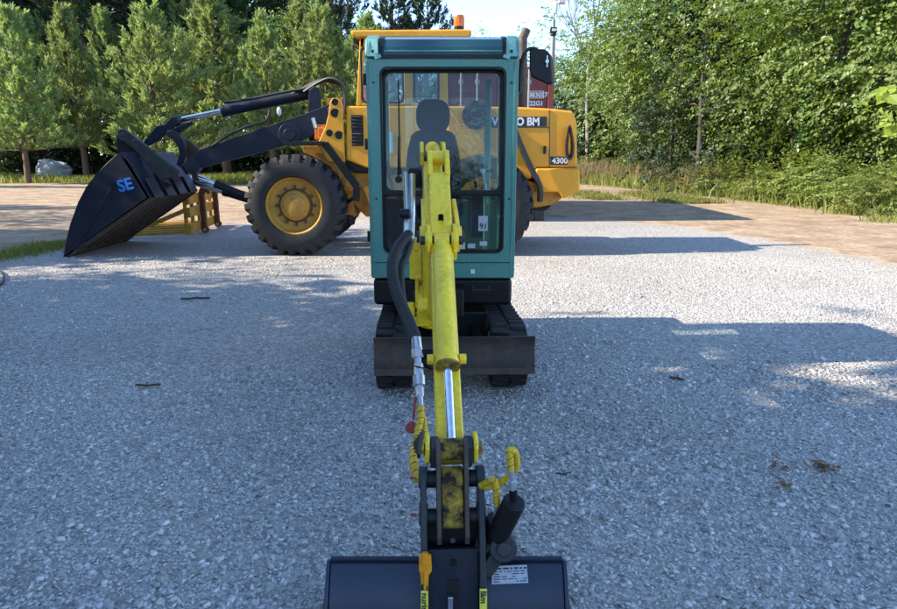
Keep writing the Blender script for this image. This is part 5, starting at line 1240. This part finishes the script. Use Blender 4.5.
# low trees far behind the container
FAR = 'leafy trees far behind the red container'
for px, Y, ty in ((455, 60, 48), (492, 58, 42), (530, 52, 31), (566, 50, 40), (590, 56, 52)):
    s = top_scale(ty, Y, 10.0); plant('maple' if px % 2 else 'maple2', 'leafy_tree', (px_x(px, Y), Y), s, rd.random() * 6.28, 'sunlit leafy tree far behind the red container and mast', 'tree', FAR)
for px, Y, ty in ((603, 52, 50), (622, 47, 22), (640, 50, -5), (662, 44, -20)):
    s = top_scale(ty, Y, 10.0); plant('dense2', 'leafy_tree', (px_x(px, Y), Y), s, rd.random() * 6.28, 'dense leafy tree beyond the bend of the sandy track', 'tree', 'dense trees beyond the track')
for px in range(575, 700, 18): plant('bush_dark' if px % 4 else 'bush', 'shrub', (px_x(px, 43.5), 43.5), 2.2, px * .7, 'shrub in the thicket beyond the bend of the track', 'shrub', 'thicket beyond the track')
# woodland edge on the right
RT = [('maple', 652, 37, 1.2, 'tall leafy tree at the bend of the sandy track'),
      ('maple2', 678, 35, 1.15, 'dense leafy tree above the dry grass beyond the track'),
      ('shade_toned_tree', 700, 25.5, 0.95, 'small tree with leaves darkened for shade in the hollow by the track'),
      ('shade_toned_tree', 672, 28.5, 0.85, 'low tree with leaves darkened for shade beside the hollow'),
      ('maple', 738, 36, 1.35, 'tall leafy tree rising behind the dark hollow'),
      ('maple2', 792, 24.5, 1.05, 'leafy tree with light overhanging branches right of the hollow'),
      ('maple', 830, 23, 1.10, 'leafy tree behind the dry stalks on the right verge'),
      ('maple2', 905, 20.5, 1.0, 'leafy tree above the rounded shrub at the verge'),
      ('maple', 800, 31, 1.35, 'tall leafy tree in the second row of the right wood'),
      ('maple2', 880, 29, 1.35, 'tall leafy tree deep in the right wood'),
      ('maple', 960, 19, 1.0, 'leafy tree at the end of the right verge')]
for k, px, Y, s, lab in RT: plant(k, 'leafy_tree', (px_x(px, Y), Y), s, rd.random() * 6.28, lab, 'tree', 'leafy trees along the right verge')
s = 1.15; plant('pineD', 'tall_pine', (px_x(712, 35), 35), s, 2.0, 'dark pine standing among the leafy trees on the right', 'pine tree')
BK = 'trees deep in the right wood'
for px, Y, s in ((690, 40, 1.3), (745, 42, 1.5), (790, 38, 1.4), (850, 36, 1.4), (915, 34, 1.4), (965, 27, 1.2)): plant('maple' if px % 2 else 'maple2', 'leafy_tree', (px_x(px, Y), Y), s, rd.random() * 6.28, 'leafy tree hidden deep in the right wood', 'tree', BK)
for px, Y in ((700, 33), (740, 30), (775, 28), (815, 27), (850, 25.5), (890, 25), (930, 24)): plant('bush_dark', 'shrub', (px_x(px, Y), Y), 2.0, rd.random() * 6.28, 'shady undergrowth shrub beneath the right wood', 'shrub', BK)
# shrubs
SH = 'shrubs along the right verge'
sh = [('bushfine', 880, 16.4, 1.0, 'rounded fine leaved shrub beside the bare sandy bank'), ('bush', 842, 18.3, 1.0, 'loose shrub below the dry stalks'), ('bush', 800, 19.6, 1.05, 'dark shrub at the foot of the light leafy tree'),
      ('bushfine', 760, 21.5, 1.0, 'low grassy shrub left of the dark shrub'), ('bushfine', 722, 24, 1.1, 'bright green shrub by the tall dry grass'), ('bush', 690, 28.5, 0.9, 'small shrub at the mouth of the shaded hollow'),
      ('bush', 930, 16.5, 1.1, 'bushy shrub right of the rounded shrub'), ('bush', 640, 38, 1.2, 'shrub in the dry grass beyond the track'), ('bush', 605, 40, 1.3, 'shrub beyond the loader rear by the track'), ('bushfine', 670, 34, 1.1, 'grassy shrub beyond the track')]
for k, px, Y, s, lab in sh: plant(k, 'shrub', (px_x(px, Y), Y), (s * .85, s * .85, s * .68), rd.random() * 6.28, lab, 'shrub', SH)
# trees that stand beside and behind the viewer and shade the foreground
SHADE = 'trees that shade the near gravel'
for i, (x, y, s, k, lab) in enumerate(((-13, -1.3, (.95, .95, 1.8), 'dense', 'slender tall tree between the two broad shade trees'), (-12.5, -1.7, (1.5, 1.5, 1.36), 'dense', 'tall leafy tree beside the yard casting shade on the near gravel'), (-14, -7.0, (1.7, 1.7, 1.75), 'dense', 'tall leafy tree beside the yard further from the loader'), (-19.5, -4.2, 1.8, 'dense', 'leafy tree in the second row beside the yard'),
                        (-12.0, 4.1, 0.80, 'dense', 'low leafy tree beside the yard close to the loader bucket'), (-26, -5.5, 2.1, 'dense', 'very tall leafy tree set back beside the yard'), (-16, -13, 1.7, 'maple', 'leafy tree beside the yard behind the viewer'),
                        (-15.5, 6.7, (.42, .42, 1.0), 'maple', 'slim leafy tree beside the yard level with the tipped bucket'), (-15.5, 10.3, (.62, .62, 1.0), 'dense', 'low leafy tree beside the sandy clearing'), (-19, 14.0, 0.8, 'maple', 'small leafy tree at the left rim of the clearing'))):
    plant(k, 'shade_tree', (x, y), s, i * 1.37 + 2.6, lab, 'tree', SHADE)
for i, (x, y) in enumerate(((-10, -44), (0, -46), (9, -43), (18, -40))): plant('maple' if i % 2 else 'maple2', 'shade_tree', (x, y), 0.9, rd.random() * 6.28, 'leafy tree across the yard opposite the excavator', 'tree', 'trees opposite the excavator')
for px, Y in ((-12, 41), (8, 43), (22, 44.5)): plant('bush_dark', 'shrub', (px_x(px, Y), Y), 1.7, rd.random() * 6.28, 'dark shrub in front of the pale house wall', 'shrub', 'shrubs by the house')
for x, y, k in ((-19.5, 17.5, 'pineA'), (-25, 27.5, 'pineB')): plant(k, 'young_pine', (x, y), rd.uniform(.85, 1.05), rd.random() * 6.28, 'young pine beside the sandy clearing throwing dappled shade', 'pine tree', 'pines beside the clearing')
for i in range(7): plant('bush', 'shrub', (-12 + i * 4.1, -15 - (i % 3)), 1.6, rd.random() * 6.28, 'wild shrub at the yard rim opposite the excavator', 'shrub', 'shrubs opposite the excavator')
UG = 'undergrowth below the pines'
for i in range(18):
    px = -40 + i * 25; Y = 47 + (i * 7 % 5) * 1.6
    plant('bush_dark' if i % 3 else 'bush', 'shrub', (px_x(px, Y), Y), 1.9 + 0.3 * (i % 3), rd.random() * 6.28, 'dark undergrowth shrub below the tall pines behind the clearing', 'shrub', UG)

# bare dead tree
def dead_tree():
    b = at(590, 100, 40); R_ = random.Random(17); wood = MB()
    def br(p, d, L, r_, lev):
        pts = [p]; q = p.copy(); dd = d.copy(); n_ = 6
        for i in range(n_):
            dd = (dd + Vector((R_.uniform(-.12, .12), R_.uniform(-.12, .12), R_.uniform(-.02, .10)))).normalized(); q = q + dd * L / n_; pts.append(q.copy())
            if lev < 3 and i > (1 if lev == 0 else 0):
                for c in range(2 if lev else 2):
                    a = R_.uniform(0, 6.28); s_ = Vector((math.cos(a), math.sin(a), R_.uniform(.3, 1.0))).normalized(); br(q, (dd * .6 + s_ * .8).normalized(), L * R_.uniform(.28, .45), r_ * (1 - i / n_ * .75) * .5, lev + 1)
        wood.tube(pts, [max(0.010, r_ * (1 - .9 * i / n_)) for i in range(n_ + 1)], 5 if lev else 8)
    br(Vector((b.x, 40, 0)), Vector((0, 0, 1)), 12.5, 0.15, 0)
    e = empty('dead_tree', (b.x, 40, 0), 'bare grey dead tree against the sky beside the mast', 'tree'); wood.build('trunk', 'deadwood', e, sharp=60)
dead_tree()
# sapling whose bright branch hangs into view on the right
def sapling():
    r = np.random.default_rng(31); e = empty('maple_sapling', (7.2, 8.6, 0), 'bright yellow green leafy branch of a sapling on the right', 'tree')
    w = MB(); w.tube([(7.2, 8.6, 0), (7.15, 8.55, 1.2), (7.25, 8.6, 2.4), (7.2, 8.7, 3.6)], [.05, .045, .035, .01], 7); C = []
    for (p0, p1, n) in (((7.17, 8.56, 1.5), (5.08, 8.1, 1.86), 44), ((7.2, 8.58, 1.8), (5.22, 8.3, 2.18), 46), ((7.22, 8.6, 2.2), (6.6, 8.0, 2.9), 40), ((7.22, 8.6, 2.3), (7.9, 8.9, 3.0), 40), ((7.2, 8.6, 1.9), (7.9, 8.2, 2.3), 40), ((7.2, 8.65, 3.0), (7.0, 9.2, 3.8), 40)):
        a, b = np.array(p0), np.array(p1); md = (a + b) / 2 + np.array([0, 0, .12]); w.tube([a, md, b], [.018, .012, .005], 5)
        t = r.uniform(.45, 1.04, n)[:, None]; C.append((1 - t) ** 2 * a + 2 * t * (1 - t) * md + t * t * b + r.normal(0, .10, (n, 3)))
    C = np.concatenate(C); n = len(C); V = leaf_quads(r, C, np.tile([[-.3, -.4, .8]], (n, 1)), np.full(n, .17), .3) - np.array([7.2, 8.6, 0])
    w.build('trunk', 'bark_grey', e, sharp=60); link('crown', np_mesh('sapling_crown', V, 4, 'leaf_bright', np.repeat(r.random(n), 2)), e)
sapling()

# grass
def blades(name, pts, h, wd, mat, label, seed, lean=0.35):
    r = np.random.default_rng(seed); n = len(pts); P = np.zeros((n, 3)); P[:, :2] = pts; P[:, 2] = [gz(x, y) - .01 for x, y in pts]
    H = h * r.uniform(.45, 1.25, n); a = r.uniform(0, 6.28, n); s = np.stack([np.cos(a), np.sin(a), 0 * a], 1) * (wd * r.uniform(.6, 1.3, n))[:, None]
    ln = r.normal(0, lean, (n, 2)); m1 = P.copy(); m1[:, 2] += H * .55; m1[:, :2] += ln * (H * .25)[:, None]; t = P.copy(); t[:, 2] += H; t[:, :2] += ln * (H * .9)[:, None]
    V = np.concatenate([np.stack([P - s, P + s, m1 + s * .75, m1 - s * .75], 1)[:, None], np.stack([m1 - s * .75, m1 + s * .75, t + s * .1, t - s * .1], 1)[:, None]], 1).reshape(-1, 4, 3)
    link(name, np_mesh(name, V, 4, mat, np.repeat(r.random(n), 2)), label=label, cat='grass', kind='stuff')
R = np.random.default_rng(77)
def strip(n, pts, width):
    """random points along a polyline with given half width"""
    pts = [np.array(p, float) for p in pts]; L = np.array([np.linalg.norm(pts[i + 1] - pts[i]) for i in range(len(pts) - 1)]); c = np.cumsum(L) / L.sum(); u = R.random(n); i = np.searchsorted(c, u); i = np.minimum(i, len(L) - 1)
    t = R.random(n)[:, None]; A = np.array(pts)[i]; B = np.array(pts)[i + 1]; d = unit(B - A); nrm = np.stack([-d[:, 1], d[:, 0]], 1); return A + (B - A) * t + nrm * (R.normal(0, .5, n) * width)[:, None]
def clump(p, n, s):
    c = R.integers(0, len(p), n); return p[c] + R.normal(0, s, (n, 2))
blades('meadow_grass', strip(26000, [(-36, 35.5), (-22, 36), (-10, 37), (-2, 40)], 3.2), 0.32, 0.018, 'grass', 'strip of green grass below the pines beyond the sandy clearing', 1)
gA = gat(-30, 262); gB = gat(30, 252); gC = gat(66, 243)
blades('grass_patch', strip(5200, [(gA.x - 1, gA.y - .6), (gA.x, gA.y), (gB.x, gB.y), (gC.x, gC.y)], .45), 0.085, 0.006, 'grass', 'low dark grass patch at the gravel edge left of the tipped bucket', 2)
v = [(13, 13.5), (11.6, 16.0), (11.0, 19), (10.8, 23), (9.8, 27), (8.6, 33), (7.5, 40), (2, 46)]
blades('verge_grass', np.concatenate([strip(20000, v, 1.3), strip(16000, [(6.0, 36), (8.5, 33), (10.5, 29)], 1.8)]), 0.5, 0.017, 'grass', 'rough green verge grass along the foot of the right wood', 3)
blades('tall_dry_grass', np.concatenate([clump(strip(60, [(9.9, 25), (10.2, 28)], .6), 2600, .3), clump(strip(70, [(6.3, 34.5), (8.6, 31.5), (10.2, 28.5)], .7), 2600, .4), clump(strip(14, [(12.3, 19), (13.2, 18.6)], .4), 600, .2)]), 1.0, 0.013, 'grass_dry', 'tall dry straw coloured grass stalks at the wood edge', 4, .15)
blades('track_grass', np.concatenate([strip(7000, [gat(640, 193)[:2], gat(672, 199)[:2], gat(700, 204)[:2]], .9), strip(2500, [gat(582, 193)[:2], gat(604, 200)[:2]], .8)]), 0.12, 0.014, 'grass', 'low grass ridge between the wheel ruts of the sandy track', 5)
blades('bank_grass', clump(np.array([gat(x, y)[:2] for x, y in ((822, 207), (850, 214), (874, 213), (800, 203), (890, 222), (786, 204), (740, 197))]), 1500, .28), 0.16, 0.012, 'grass', 'sparse grass tufts on the sandy bank', 6)
